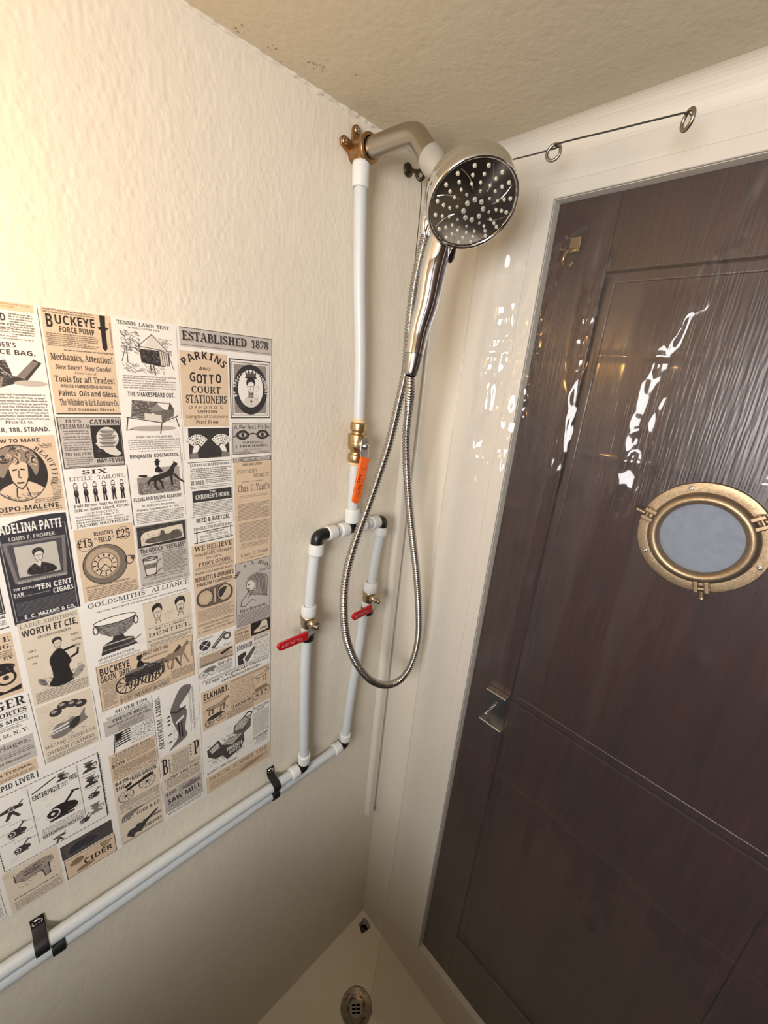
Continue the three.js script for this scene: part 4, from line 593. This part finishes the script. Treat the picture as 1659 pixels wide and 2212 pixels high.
  R(846, 956, 168, 194, LTAN); L([[846, 956], [1012, 950]], 1.2); G(856, 962, 70, 100, () => face(LTAN)); G(934, 958, 76, 98, () => { face(LTAN); S([[42, 60], [50, 57], [60, 60], [50, 64]]); }); fuzz(910, 1010, 36, 40, 40, 0.3, INK, 5); B(856, 1062, 150, 6, 6, 0.5); T('DR. L. J. HOYT,', 880, 1070, 110, 10, 'serif'); T('DENTIST,', 854, 1086, 154, 20, 'serif', ink, false); T('Nos 421 Fulton Street, 32 Bond above City Hall', 852, 1114, 158, 12, 'serif'); B(858, 1130, 146, 16, 6, 0.7);
  R(682, 1150, 330, 196, TAN); F(684, 1152, 326, 192, 1); T('BUCKEYE', 690, 1164, 96, 30, 'sans-serif'); T('GRAIN  DRILL', 690, 1198, 102, 26, 'sans-serif'); T('PERFECT FORCE FEED', 824, 1158, 96, 14, 'sans-serif'); T('Grain and Grass Seed', 830, 1180, 84, 10, 'serif'); k.save(); k.translate(1000, 1250); k.rotate(-Math.PI / 2); T('Established 1854', 0, 0, 70, 7, 'serif'); k.restore();
  G(860, 1170, 110, 110, () => horse('#4b423b')); G(896, 1160, 104, 116, () => horse('#8d7c69')); fuzz(870, 1170, 126, 100, 100, 0.4, TAN, 6); G(790, 1160, 60, 80, () => { S([[30, 40], [46, 30], [64, 40], [70, 80], [24, 86]]); E(46, 22, 10, 12); P([[28, 16], [66, 14], [66, 18], [28, 20]]); P([[34, 2], [58, 2], [60, 16], [32, 17]]); L([[60, 50], [98, 64]], 5); });
  R(766, 1226, 120, 34, DARK); P([[766, 1226], [780, 1214], [900, 1210], [886, 1226]], MID); wheel(770, 1268, 36, 4.4); wheel(852, 1258, 40, 4.4); for (let i = 0; i < 8; i++) L([[786 + i * 12, 1258], [780 + i * 12, 1290]], 4.5); fuzz(740, 1220, 160, 80, 150, 0.4, TAN, 6);
  B(690, 1228, 62, 40, 5, 0.75); B(690, 1270, 44, 66, 5, 0.8); B(920, 1286, 86, 44, 6, 0.85); B(740, 1308, 176, 30, 6, 0.7); T('P. P. MAST & CO.', 740, 1322, 170, 18, 'serif', 'rgba(43,40,41,.55)');
  R(680, 1358, 162, 200, WHITE); T('SILVER TIPS', 720, 1362, 108, 14, 'serif'); B(690, 1380, 146, 10, 6); R(680, 1392, 162, 72, GREY); T("CHENEY BRO'S", 708, 1396, 116, 15, 'serif'); T('American Gros-Grain Silks,', 690, 1416, 148, 14, 'serif'); B(720, 1434, 90, 24, 7); fuzz(756, 1464, 84, 84, 520, 0.75, INK, 3); G(690, 1464, 74, 90, () => { P([[30, 6], [96, 0], [90, 70], [24, 74]], WHITE); for (let i = 0; i < 6; i++) P([[30 - i, 8 + i * 12], [96 - i, 2 + i * 12], [95 - i, 8 + i * 12], [29 - i, 14 + i * 12]]); P([[30, 6], [58, 4], [54, 40], [27, 42]]); L([[28, 4], [14, 98]], 4); });
  R(680, 1556, 162, 138, TAN); T('$10.00 EACH WEEK.', 700, 1560, 130, 10); B(688, 1572, 148, 30, 6); T('BOOK', 686, 1604, 44, 20, 'sans-serif'); B(734, 1604, 104, 20, 6); B(686, 1630, 152, 34, 6, 0.85); fuzz(684, 1664, 156, 28, 380, 0.6, INK, 3);
  R(680, 1696, 162, 236, LTAN); T('$475', 686, 1700, 48, 20, 'sans-serif'); B(740, 1696, 98, 10, 6); T('THE', 686, 1726, 34, 18, 'sans-serif'); T('TRADE WAGON.', 736, 1708, 102, 20, 'sans-serif'); wheel(718, 1790, 27, 2.2); wheel(796, 1772, 30, 2.2); P([[722, 1756], [820, 1736], [822, 1748], [724, 1768]]); P([[716, 1740], [740, 1730], [742, 1744], [720, 1752]]); P([[780, 1740], [812, 1732], [814, 1738], [782, 1748]]); B(690, 1820, 146, 28, 6, 0.8); fuzz(690, 1850, 146, 24, 300, 0.5, INK, 3); S([[688, 1904], [700, 1884], [740, 1878], [780, 1884], [760, 1892], [720, 1908]], MID); B(760, 1880, 76, 12, 6);
  T('MAST, FOOS & CO.', 690, 1904, 148, 20, 'sans-serif', DARK); R(680, 1932, 162, 114, LTAN); G(690, 1938, 150, 100, () => { S([[6, 70], [14, 40], [30, 46], [36, 26], [46, 44], [86, 4], [92, 12], [52, 56], [44, 88], [30, 72], [22, 96], [16, 80]], DARK); fuzz(8, 28, 40, 60, 34, 0.5, LTAN, 6); }); T('IRON TURBINE', 762, 1966, 74, 14, 'sans-serif'); T('ENGINES', 766, 1998, 68, 16, 'sans-serif'); B(686, 2030, 150, 14, 6);

  // ---- column at x 848..1016
  R(848, 2, 168, 205, WHITE); T('TENNIS  LAWN  TENT.', 856, 8, 148, 11, 'serif'); T('WITHOUT CENTRE POLE.', 884, 23, 90, 5, 'serif');
  G(854, 28, 156, 132, () => { fuzz(4, 4, 34, 50, 110, 0.7, INK, 6); fuzz(70, 14, 26, 40, 50, 0.6, INK, 6); P([[40, 42], [60, 8], [84, 40]], '#d9d2c7'); L([[34, 36], [60, 8], [88, 42], [34, 36]], 1.2); P([[36, 42], [72, 42], [74, 78], [38, 72]], '#33302f'); fuzz(36, 42, 38, 34, 60, 0.35, WHITE, 4); P([[72, 42], [90, 46], [90, 74], [74, 78]], '#cbc4b9'); L([[72, 42], [90, 46], [90, 74], [74, 78]], 1.2); for (let i = 0; i < 4; i++) L([[76 + i * 4, 44 + i], [78 + i * 4, 76]], 0.8); L([[12, 42], [4, 72]], 1); L([[14, 42], [14, 74]], 1.4); L([[12, 40], [36, 42]], 1); L([[54, 74], [54, 90]], 1.4); L([[88, 46], [98, 84]], 1); L([[58, 60], [62, 98]], 1.4); fuzz(4, 74, 76, 22, 70, 0.6, INK, 7); });
  B(856, 162, 154, 42, 7, 0.62); L([[900, 206], [960, 206]], 1); T('THE SHAKESPEARE COT.', 866, 212, 138, 14, 'sans-serif');
  G(854, 232, 158, 112, () => { P([[14, 4], [62, 8], [40, 58], [10, 52]], '#5b5652'); shade([[14, 4], [56, 6], [40, 58], [10, 52]], 150, 0.7, WHITE, 3); P([[58, 12], [82, 42], [44, 36]], '#8c8680'); P([[44, 36], [92, 28], [90, 48], [66, 68], [66, 52]], '#736d68'); P([[34, 40], [66, 46], [66, 68], [34, 62]], '#d7d0c5'); L([[2, 52], [66, 68], [98, 48]], 2); L([[62, 10], [84, 12]], 1.4); P([[80, 30], [84, 8], [92, 30]], '#4a4543'); E(50, 84, 44, 8, '#b0a9a0'); L([[4, 54], [0, 88], [10, 86]], 1.8); L([[66, 68], [62, 100]], 1.8); L([[94, 50], [100, 80]], 1.8); fuzz(66, 30, 26, 36, 40, 0.6, INK, 5); });
  T("A NEW CHILD'S FOLDING BED.", 878, 350, 112, 7, 'serif'); B(854, 361, 156, 36, 7, 0.6); B(880, 398, 110, 5, 6, 0.5);
  R(848, 406, 168, 248, WHITE); T('BENJAMIN  EDGINGTON,', 854, 410, 152, 15, 'sans-serif'); G(866, 428, 140, 120, () => { k.fillStyle = '#8f8881'; k.beginPath(); k.roundRect(2, 50, 96, 50, [0, 0, 8, 8]); k.fill(); R(50, 24, 48, 40, '#a29b94'); shade([[2, 66], [40, 60], [98, 40], [98, 100], [2, 100]], 300, 0.7, INK, 5); S([[4, 98], [30, 78], [60, 70], [80, 80], [98, 96]], '#6d6762'); fuzz(10, 72, 80, 28, 120, 0.5, WHITE, 5); k.save(); k.translate(14, 12); k.rotate(-0.28); k.scale(0.84, 0.72); k.translate(-6, 20); horse('#332f2e'); k.restore(); S([[40, 36], [46, 20], [52, 20], [56, 30], [62, 36], [50, 40]]); E(48, 13, 5, 7); R(42, 6, 13, 3, INK); R(45, 0, 7, 7, INK); S([[26, 44], [8, 42], [4, 46], [22, 52]]); }); T('CLEVELAND RIDING ACADEMY,', 852, 556, 156, 15, 'sans-serif'); B(900, 574, 70, 5, 6); T('W. BURLING, Proprietor.', 876, 584, 108, 9, 'serif'); T('Opens September 1, \u201991.', 858, 598, 136, 8, 'serif'); B(854, 610, 154, 42, 6, 0.75); L([[844, 440], [846, 650]], 2); L([[1010, 370], [1014, 560]], 1);
  R(848, 656, 168, 234, GREY); R(852, 660, 158, 78, '#3b3736'); k.fillStyle = LTAN; k.beginPath(); k.moveTo(862, 732); k.lineTo(862, 700); k.quadraticCurveTo(866, 682, 888, 680); k.lineTo(1000, 672); k.lineTo(1004, 728); k.closePath(); k.fill(); fuzz(852, 660, 158, 22, 80, 0.6, GREY, 5); S([[870, 728], [878, 708], [900, 706], [926, 704], [924, 684], [938, 684], [940, 702], [960, 700], [966, 690], [990, 690], [996, 708], [1000, 726]], '#5d5751'); fuzz(866, 690, 136, 38, 120, 0.6, INK, 5); fuzz(866, 690, 136, 38, 60, 0.6, LTAN, 4); L([[860, 734], [1006, 728]], 4); T('The GOOCH "PEERLESS"', 856, 742, 152, 18, 'sans-serif'); B(858, 764, 146, 6, 6); G(854, 776, 62, 76, () => { P([[12, 10], [88, 10], [76, 94], [24, 94]], '#d5cdc4'); L([[12, 10], [88, 10], [76, 94], [24, 94]], 4, ink, true); P([[16, 36], [84, 36], [80, 60], [20, 60]], MID); shade([[16, 36], [84, 36], [80, 60], [20, 60]], 40, 0.8, INK, 7); E(50, 10, 38, 9, ink, 4); L([[70, 90], [108, 70]], 4); L([[80, 40], [106, 20]], 3); }); B(924, 772, 84, 76, 5, 0.85); T('GOOCH FREEZER CO., Cincinnati, Ohio.', 858, 850, 142, 8); T('65 & 67, Ludgate-hill, London, E.C.', 854, 876, 156, 10, 'serif', ink, false); B(880, 862, 110, 8, 7, 0.6);
  R(848, 1350, 168, 350, WHITE); k.save(); k.translate(852, 1650); k.rotate(-Math.PI / 2); T('ARTIFICIAL LIMBS.', 0, 0, 272, 19, 'serif'); k.restore(); G(874, 1358, 126, 330, () => { S([[62, 4], [96, 8], [92, 16], [66, 28], [48, 36], [72, 40], [76, 46], [72, 58], [66, 68], [66, 76], [74, 82], [66, 88], [30, 94], [6, 99], [30, 88], [44, 82], [42, 72], [30, 56], [26, 44], [24, 36], [34, 26]], '#6f6a66'); L([[26, 38], [44, 42], [72, 38]], 2.4); L([[40, 58], [64, 52]], 4, WHITE); L([[46, 60], [48, 80]], 4); L([[56, 60], [56, 82]], 4); for (const y of [44, 50, 56, 72, 84]) L([[14, y], [22, y - 1]], 2); }); fuzz(904, 1370, 90, 90, 60, 0.4, WHITE, 3); fuzz(908, 1500, 58, 150, 160, 0.55, INK, 5); k.save(); k.translate(1000, 1400); k.rotate(Math.PI / 2); T('DOUGLASS, Springfield, Mass.', 0, 0, 230, 9, 'serif', '#4f4a48'); B(0, 12, 230, 10, 5, 0.6); k.restore(); L([[844, 1360], [846, 1940]], 1.2);
  R(850, 1690, 164, 224, LTAN); T('P', 984, 1690, 26, 76, 'serif'); T('B', 854, 1706, 24, 84, 'serif'); k.font = 'bold 15px sans-serif'; k.fillStyle = INK; 'APER'.split('').forEach((c, i) => k.fillText(c, 968, 1706 + i * 18)); 'RIDLEY'.split('').forEach((c, i) => k.fillText(c, 880, 1730 + i * 14)); B(894, 1706, 70, 84, 7, 0.7); B(892, 1790, 116, 22, 7); T("LADIES' FINE FURS.", 858, 1816, 150, 18, 'serif'); B(862, 1840, 144, 40, 8, 0.7);
  R(850, 1890, 164, 122, GREY); T('$250', 858, 1900, 44, 20, 'sans-serif'); fuzz(910, 1888, 98, 44, 160, 0.7, INK, 6); S([[920, 1930], [930, 1908], [950, 1912], [960, 1896], [980, 1908], [1004, 1904], [1000, 1930]], MID); T('SAW MILL', 862, 1940, 144, 26, 'sans-serif'); fuzz(854, 1970, 154, 40, 340, 0.55, INK, 4); T("BENJAMIN EDGINGTON'S", 860, 2018, 146, 13, 'serif');

  // ---- the two columns next to the right edge
  R(1030, 2, 330, 60, GREY); T('ESTABLISHED  1878', 1040, 16, 310, 28, 'serif', '#8d867f'); T('ESTABLISHED  1878', 1037, 13, 310, 28, 'serif'); L([[1032, 4], [1358, 4]], 1.5); L([[1034, 56], [1356, 56]], 1);
  R(1026, 74, 162, 248, TAN); arcT('PARKINS', 1107, 190, 94, -2.36, -0.78, 34, 'sans-serif'); T('AND', 1088, 122, 40, 10, 'sans-serif'); k.save(); k.font = 'bold 42px sans-serif'; k.fillStyle = INK; [...'GOTTO'].forEach((ch, i) => { k.save(); k.translate(1054 + i * 22, 166 + 7 * Math.sin((i + 0.5) / 5 * Math.PI)); k.scale(0.72, 1); k.fillText(ch, 0, 4); k.restore(); }); k.restore(); T('COURT', 1058, 184, 102, 24, 'serif'); T('STATIONERS', 1038, 214, 144, 28, 'serif'); T('O X F O R D  Sᵗ', 1046, 250, 128, 11, 'sans-serif', ink, false); T('LONDON', 1076, 266, 70, 8, 'sans-serif'); T('Samples of Stationery', 1036, 282, 148, 14, 'sans-serif', ink, false); T('Post Free', 1068, 300, 80, 14, 'sans-serif', ink, false);
  // crowned lady on a stamp
  R(1194, 82, 164, 216, WHITE); k.setLineDash([4, 4]); F(1196, 86, 158, 206, 4); k.setLineDash([]); R(1202, 94, 146, 190, '#8e8883'); k.setLineDash([4, 5]); F(1208, 100, 134, 178, 5, WHITE); k.setLineDash([]); E(1275, 190, 68, 90, '#353336'); E(1275, 186, 50, 68, WHITE); arcT('BY SPECIAL APPOINTMENT.', 1275, 190, 58, Math.PI * 0.86, Math.PI * 2.14, 15, 'sans-serif', WHITE);
  k.save(); k.beginPath(); k.ellipse(1275, 186, 50, 68, 0, 0, 7); k.clip(); G(1236, 116, 78, 138, () => { S([[0, 100], [14, 78], [36, 70], [66, 70], [92, 80], [104, 100]], '#d5cec4'); P([[40, 56], [62, 56], [64, 74], [38, 74]], '#d5cec4'); k.save(); k.translate(4, 18); k.scale(0.9, 0.62); face(WHITE); k.restore(); P([[26, 20], [22, 4], [34, 12], [40, 0], [50, 12], [60, 0], [68, 12], [80, 4], [76, 20]], '#5b5653'); L([[24, 22], [78, 22]], 4); for (let i = 0; i < 4; i++) L([[38, 62 + i * 3.4], [64, 62 + i * 3.4]], 1.6); L([[52, 78], [52, 92]], 2); L([[47, 83], [57, 83]], 2); fuzz(70, 40, 22, 40, 30, 0.4, INK, 6); }); k.restore();
  R(1040, 328, 146, 108, '#3a3738'); fuzz(1040, 328, 146, 108, 140, 0.2, '#8a8480', 4); for (const m of [0, 1]) { k.save(); if (m) { k.translate(1113 * 2, 0); k.scale(-1, 1); } for (let i = 0; i < 4; i++) { k.save(); k.translate(1070, 392); k.rotate(-0.9 + i * 0.55); R(-9, -42, 20, 34, WHITE); F(-9, -42, 20, 34, 0.8); for (let q = 0; q < 6; q++) E(-4 + (q % 2) * 9, -36 + Math.floor(q / 2) * 10, 2, 2); k.restore(); } S([[1052, 430], [1050, 408], [1060, 388], [1074, 386], [1078, 398], [1068, 412], [1068, 432]], WHITE); P([[1042, 420], [1068, 412], [1072, 436], [1042, 436]], MID); k.restore(); }
  R(1200, 312, 158, 120, GREY); F(1200, 312, 157, 118, 1.6); T('A Perfect Fit In', 1206, 318, 146, 17, 'sans-serif', ink, false); E(1240, 357, 24, 16, '#4c4846'); E(1322, 357, 24, 16, '#4c4846'); E(1240, 357, 24, 16, ink, 4); E(1322, 357, 24, 16, ink, 4); E(1240, 357, 15, 8, GREY); E(1322, 357, 15, 8, GREY); E(1240, 357, 6, 7); E(1322, 357, 6, 7); L([[1264, 356], [1281, 351], [1298, 356]], 4); L([[1216, 356], [1204, 364]], 4); L([[1346, 356], [1354, 364]], 4); T('GUARANTEED AT', 1238, 382, 88, 8); T('J. PROCHASKA.', 1210, 394, 138, 13, 'serif'); T('THE OPTICIAN,', 1240, 410, 80, 7, 'serif', ink, false); T('113 SUMMIT ST.', 1206, 420, 66, 8, 'sans-serif', ink, false); T('TOLEDO, O.', 1300, 420, 50, 8, 'sans-serif', ink, false);
  R(1030, 446, 166, 322, WHITE); L([[1034, 450], [1192, 450]], 2); T('JAPANESE PAPER WARE.', 1040, 456, 148, 12, 'serif'); B(1038, 472, 152, 38, 7, 0.85); T('RUBBER', 1038, 518, 50, 16, 'serif'); B(1090, 516, 100, 20, 6, 0.9); L([[1036, 540], [1192, 540]], 1); B(1038, 544, 150, 6, 6); R(1042, 556, 148, 44, '#3d3a3b'); T('THE', 1104, 560, 24, 8, 'sans-serif', WHITE); T("CHILDREN'S HOUR;", 1052, 572, 130, 20, 'sans-serif', WHITE); B(1040, 604, 150, 48, 6, 0.8); L([[1036, 656], [1192, 656]], 1); T('REED & BARTON,', 1050, 662, 130, 22, 'sans-serif'); B(1084, 688, 60, 5, 6); T('Fine ELECTRO-PLATED Ware.', 1040, 697, 150, 13, 'serif'); L([[1040, 720], [1190, 716]], 3); L([[1050, 714], [1050, 764]], 3); L([[1182, 712], [1182, 762]], 3); T('ASHWORTH\u2019S', 1086, 724, 70, 6); T('SPOOL COTTON.', 1062, 734, 112, 11, 'serif', ink, false); B(1060, 750, 116, 6, 6, 0.8); L([[1040, 762], [1190, 758]], 3);
  R(1200, 444, 160, 446, TAN); R(1200, 444, 160, 16, GREY); F(1200, 444, 158, 16, 2); fuzz(1204, 447, 150, 10, 110, 0.8, INK, 4); T('THE GREATEST', 1236, 468, 84, 9, 'serif'); T('CLOTHING', 1214, 492, 84, 15, 'serif', ink, false); T('BENEFIT', 1282, 512, 68, 15, 'serif', ink, false); B(1232, 540, 94, 5, 6, 0.6); T('Chas. C. Yund\u2019s', 1216, 552, 138, 30, 'serif', ink, false); B(1222, 598, 122, 10, 6, 0.45); B(1214, 632, 138, 70, 6, 0.62); B(1216, 714, 136, 84, 6, 0.62); B(1222, 804, 124, 24, 6, 0.5); T('Chas. C. Yund.', 1222, 848, 128, 16, 'serif', ink, false); B(1240, 872, 90, 7, 7, 0.6);
  R(1028, 770, 166, 146, TAN); T('WE BELIEVE', 1038, 776, 148, 20, 'serif'); B(1080, 800, 60, 4, 6); T('PORCELAIN, POTTERY,', 1036, 808, 152, 12, 'serif'); T('GLASS,', 1080, 826, 64, 12, 'serif', ink, false); T('FANCY GOODS', 1050, 846, 128, 16, 'serif'); B(1036, 866, 152, 12, 6); T('DAVIS COLLAMORE & CO.,', 1036, 886, 152, 11, 'serif');
  R(1028, 904, 166, 276, TAN); T("NEGRETTI & ZAMBRA'S", 1034, 906, 156, 20, 'sans-serif'); T("TRAVELLER'S COMPANION.", 1038, 932, 148, 16, 'sans-serif'); k.fillStyle = '#6b6055'; k.beginPath(); k.roundRect(1034, 962, 150, 86, 40); k.fill(); fuzz(1034, 962, 150, 86, 130, 0.5, INK, 6); E(1070, 1004, 30, 34, '#c9b498'); E(1070, 1004, 30, 34, ink, 3); E(1148, 1002, 30, 36, '#c9b498'); E(1148, 1002, 30, 36, ink, 3); k.fillStyle = DARK; k.beginPath(); k.moveTo(1148, 1002); k.arc(1148, 1002, 26, 2.2, 5.2); k.fill(); R(1105, 970, 6, 66, '#c9b498'); P([[1040, 966], [1180, 952], [1150, 962]], MID); for (let i = 0; i < 12; i++) { const a = i * 0.524; L([[1070 + 22 * Math.cos(a), 1004 + 25 * Math.sin(a)], [1070 + 26 * Math.cos(a), 1004 + 30 * Math.sin(a)]], 1.4); } B(1036, 1056, 150, 54, 6, 0.6); T('NEGRETTI & ZAMBRA,', 1034, 1118, 152, 13, 'serif', ink, false); T('HOLBORN VIADUCT, E.C.', 1056, 1138, 110, 8); T('45, CORNHILL, 122, REGENT STREET', 1034, 1154, 150, 8);
  R(1198, 890, 160, 310, GREY); F(1198, 890, 158, 308, 1.6); arcT("MRS. S. A. ALLEN'S", 1278, 992, 84, -2.7, -0.45, 20, 'serif'); T('World\u2019s', 1306, 938, 40, 14, 'serif', ink, false); G(1206, 932, 146, 174, () => { S([[24, 30], [40, 12], [66, 8], [84, 24], [92, 50], [96, 76], [80, 88], [70, 62], [60, 36], [40, 30]], '#a39c95'); for (let i = 0; i < 16; i++) { const x = 30 + i * 4; L([[x, 14 + Math.abs(i - 7)], [x + 5, 36], [x + 2, 56 + i * 2], [x + 6, 70 + i]], 1.3); } S([[28, 30], [46, 28], [54, 44], [46, 58], [34, 58], [26, 46]], '#d9d2c8'); L([[28, 30], [25, 46], [34, 58], [46, 58]], 1.6); L([[32, 41], [37, 40]], 2.4); L([[32, 52], [37, 52]], 2); L([[34, 58], [10, 82], [8, 94], [20, 98], [44, 84], [56, 90]], 1.6); L([[46, 60], [30, 78]], 1.4); }); T('Hair Restorer.', 1212, 1112, 130, 17, 'serif'); B(1204, 1134, 148, 60, 7, 0.75);
  R(1028, 1182, 150, 212, WHITE); E(1058, 1226, 22, 22, '#3d3a39'); E(1058, 1226, 22, 22, ink, 2); L([[1042, 1212], [1074, 1240]], 3, WHITE); L([[1074, 1212], [1042, 1240]], 3, WHITE); P([[1082, 1248], [1140, 1186], [1152, 1196], [1094, 1258]], '#4a4645'); L([[1092, 1246], [1144, 1192]], 3, WHITE); E(1152, 1216, 18, 18, '#5d5855'); E(1152, 1216, 10, 10, WHITE); B(1032, 1188, 60, 10, 6); fuzz(1030, 1250, 146, 20, 150, 0.7, INK, 4); R(1028, 1272, 150, 58, TAN); B(1034, 1278, 140, 48, 6, 0.8); P([[1120, 1290], [1170, 1276], [1172, 1284], [1126, 1300]]); fuzz(1030, 1316, 148, 12, 200, 0.9, INK, 4); wheel(1046, 1368, 18, 1.6); wheel(1084, 1362, 20, 1.6); S([[1040, 1356], [1060, 1338], [1096, 1340], [1100, 1356], [1070, 1366]], MID); T('ROAD CARTS', 1108, 1336, 62, 14, 'sans-serif'); B(1106, 1354, 66, 34, 6);
  R(1182, 1202, 176, 72, TAN); T('Corns.', 1188, 1222, 66, 14, 'serif'); B(1188, 1206, 64, 12, 6); B(1188, 1242, 66, 28, 6); R(1262, 1200, 96, 66, '#2d2b2c'); S([[1278, 1256], [1274, 1244], [1306, 1230], [1312, 1204], [1342, 1202], [1344, 1236], [1352, 1252], [1330, 1258]], LTAN); T('CORNS', 1306, 1236, 36, 12, 'sans-serif');
  R(1186, 1276, 172, 174, WHITE); F(1186, 1276, 170, 172, 1); T('SORGHUM', 1194, 1290, 74, 28, 'sans-serif'); T('EVAPORATOR', 1276, 1282, 72, 14, 'serif'); fuzz(1272, 1300, 80, 100, 560, 0.7, INK, 3); G(1192, 1318, 96, 86, () => { P([[6, 30], [44, 18], [48, 44], [30, 60], [40, 96], [8, 96]], DARK); P([[40, 60], [88, 6], [96, 20], [60, 84], [44, 88]], '#5d5855'); fuzz(6, 16, 88, 80, 40, 0.5, WHITE, 7); }); B(1192, 1408, 160, 34, 6, 0.8);
  R(1030, 1396, 328, 56, WHITE); B(1036, 1398, 316, 10, 6, 0.8); T("Bragg's Vegetable Charcoal", 1050, 1410, 300, 16, 'serif'); T('and Charcoal Biscuits.', 1120, 1430, 190, 14, 'serif');
  R(1030, 1454, 328, 212, TAN); T('ELKHART.', 1038, 1470, 116, 32, 'sans-serif'); B(1160, 1460, 190, 12, 6, 0.85); fuzz(1158, 1476, 120, 120, 760, 0.6, INK, 3); B(1040, 1508, 100, 12, 6); G(1040, 1526, 116, 70, () => { horse('rgba(43,40,41,.25)'); k.save(); L([[8, 46], [20, 36], [45, 38], [66, 34], [80, 14], [92, 8], [98, 20], [84, 28], [78, 46], [70, 58], [22, 60], [8, 46]], 3.4); k.restore(); for (const a of [20, 32, 64, 76]) L([[a, 56], [a - 2, 98]], 3.6); }); G(1276, 1470, 78, 74, () => { L([[8, 46], [20, 36], [45, 38], [66, 34], [80, 14], [92, 8], [98, 20], [84, 28], [78, 46], [70, 58], [22, 60], [8, 46]], 3); for (const a of [20, 32, 64, 76]) L([[a, 56], [a - 2, 98]], 3); }); wheel(1290, 1610, 26, 2); wheel(1334, 1600, 24, 2); P([[1276, 1570], [1340, 1562], [1344, 1584], [1280, 1592]], '#8b7760'); wheel(1060, 1634, 20, 2.4); wheel(1110, 1626, 22, 2.4); S([[1044, 1622], [1060, 1602], [1116, 1596], [1124, 1612], [1090, 1624]], DARK); T('HARNESS', 1160, 1600, 100, 18, 'serif'); B(1140, 1624, 130, 38, 7, 0.75);
  R(1030, 1668, 328, 276, WHITE); T('TRAVELLING', 1264, 1676, 88, 14, 'serif'); T('BAGS.', 1286, 1694, 46, 12, 'serif'); B(1264, 1712, 88, 140, 6, 0.65); T('PARKINS', 1268, 1856, 80, 18, 'serif'); T('AND GOTTO', 1280, 1878, 62, 12, 'serif'); B(1272, 1894, 70, 22, 7, 0.6);
  G(1032, 1676, 230, 230, () => { P([[60, 22], [84, 8], [98, 24], [96, 44], [78, 54], [58, 40]], '#6a6460'); P([[64, 22], [84, 12], [93, 24], [78, 40], [62, 34]], '#bdb6ad'); L([[82, 10], [92, 2], [100, 8], [96, 18]], 2.4); P([[4, 48], [28, 36], [34, 54], [52, 44], [80, 52], [82, 70], [74, 88], [44, 98], [34, 80], [20, 80], [6, 66]], '#4c4745'); P([[8, 50], [26, 42], [30, 56], [14, 62]], '#c8c0b6'); P([[36, 54], [54, 44], [78, 50], [56, 66]], '#b5ada4'); fuzz(4, 36, 78, 60, 170, 0.55, INK, 4); fuzz(60, 10, 36, 34, 70, 0.6, INK, 4); T('PARKINS &', 44, 68, 34, 9, 'sans-serif', WHITE); T('GOTTO', 48, 79, 24, 8, 'sans-serif', WHITE); }); T('SAMUEL BROTHERS.', 1036, 1918, 150, 12, 'serif');
  R(1030, 1944, 328, 102, TAN); T('ANNUAL  SUMMER  SALE.', 1042, 1952, 306, 26, 'serif', '#6b5744', false); B(1044, 1990, 300, 46, 9, 0.6, '#5a4838'); S([[1180, 2030], [1210, 2006], [1330, 1994], [1300, 2020]], '#a08467');
  for (const [x, y0, y1] of [[1022, 4, 440], [1194, 300, 700], [1024, 1180, 1450], [1020, 1454, 2040], [1016, 410, 640]]) L([[x, y0], [x, y1]], 1, '#8d867f');
  // paper age
  k.globalAlpha = 0.05; for (let i = 0; i < 900; i++) { k.fillStyle = rnd() < 0.5 ? '#6b5a42' : '#ffffff'; k.beginPath(); k.arc(rnd() * W, rnd() * HH, 2 + rnd() * 14, 0, 7); k.fill(); } k.globalAlpha = 1;

  const t = new THREE.CanvasTexture(cv); t.colorSpace = THREE.SRGBColorSpace; t.anisotropy = 8;
  const print = phys({ map: t, roughness: 0.5 }), paper = std({ color: 0xe4ddd0, roughness: 0.7 });
  const g = new THREE.BoxGeometry(0.0008, 0.6775, 0.45);
  const m = lit(new THREE.Mesh(g, [print, paper, paper, paper, paper, paper])); m.name = numbered('wallpaper_panel'); scene.add(m);
  m.position.set(0.0005, 1.4525 - 0.6775 / 2, 0.291 + 0.225);
  tag(m, 'sheet of wallpaper printed with old newspaper advertisements on left wall', 'wallpaper');
}

renderer.render(scene, camera);
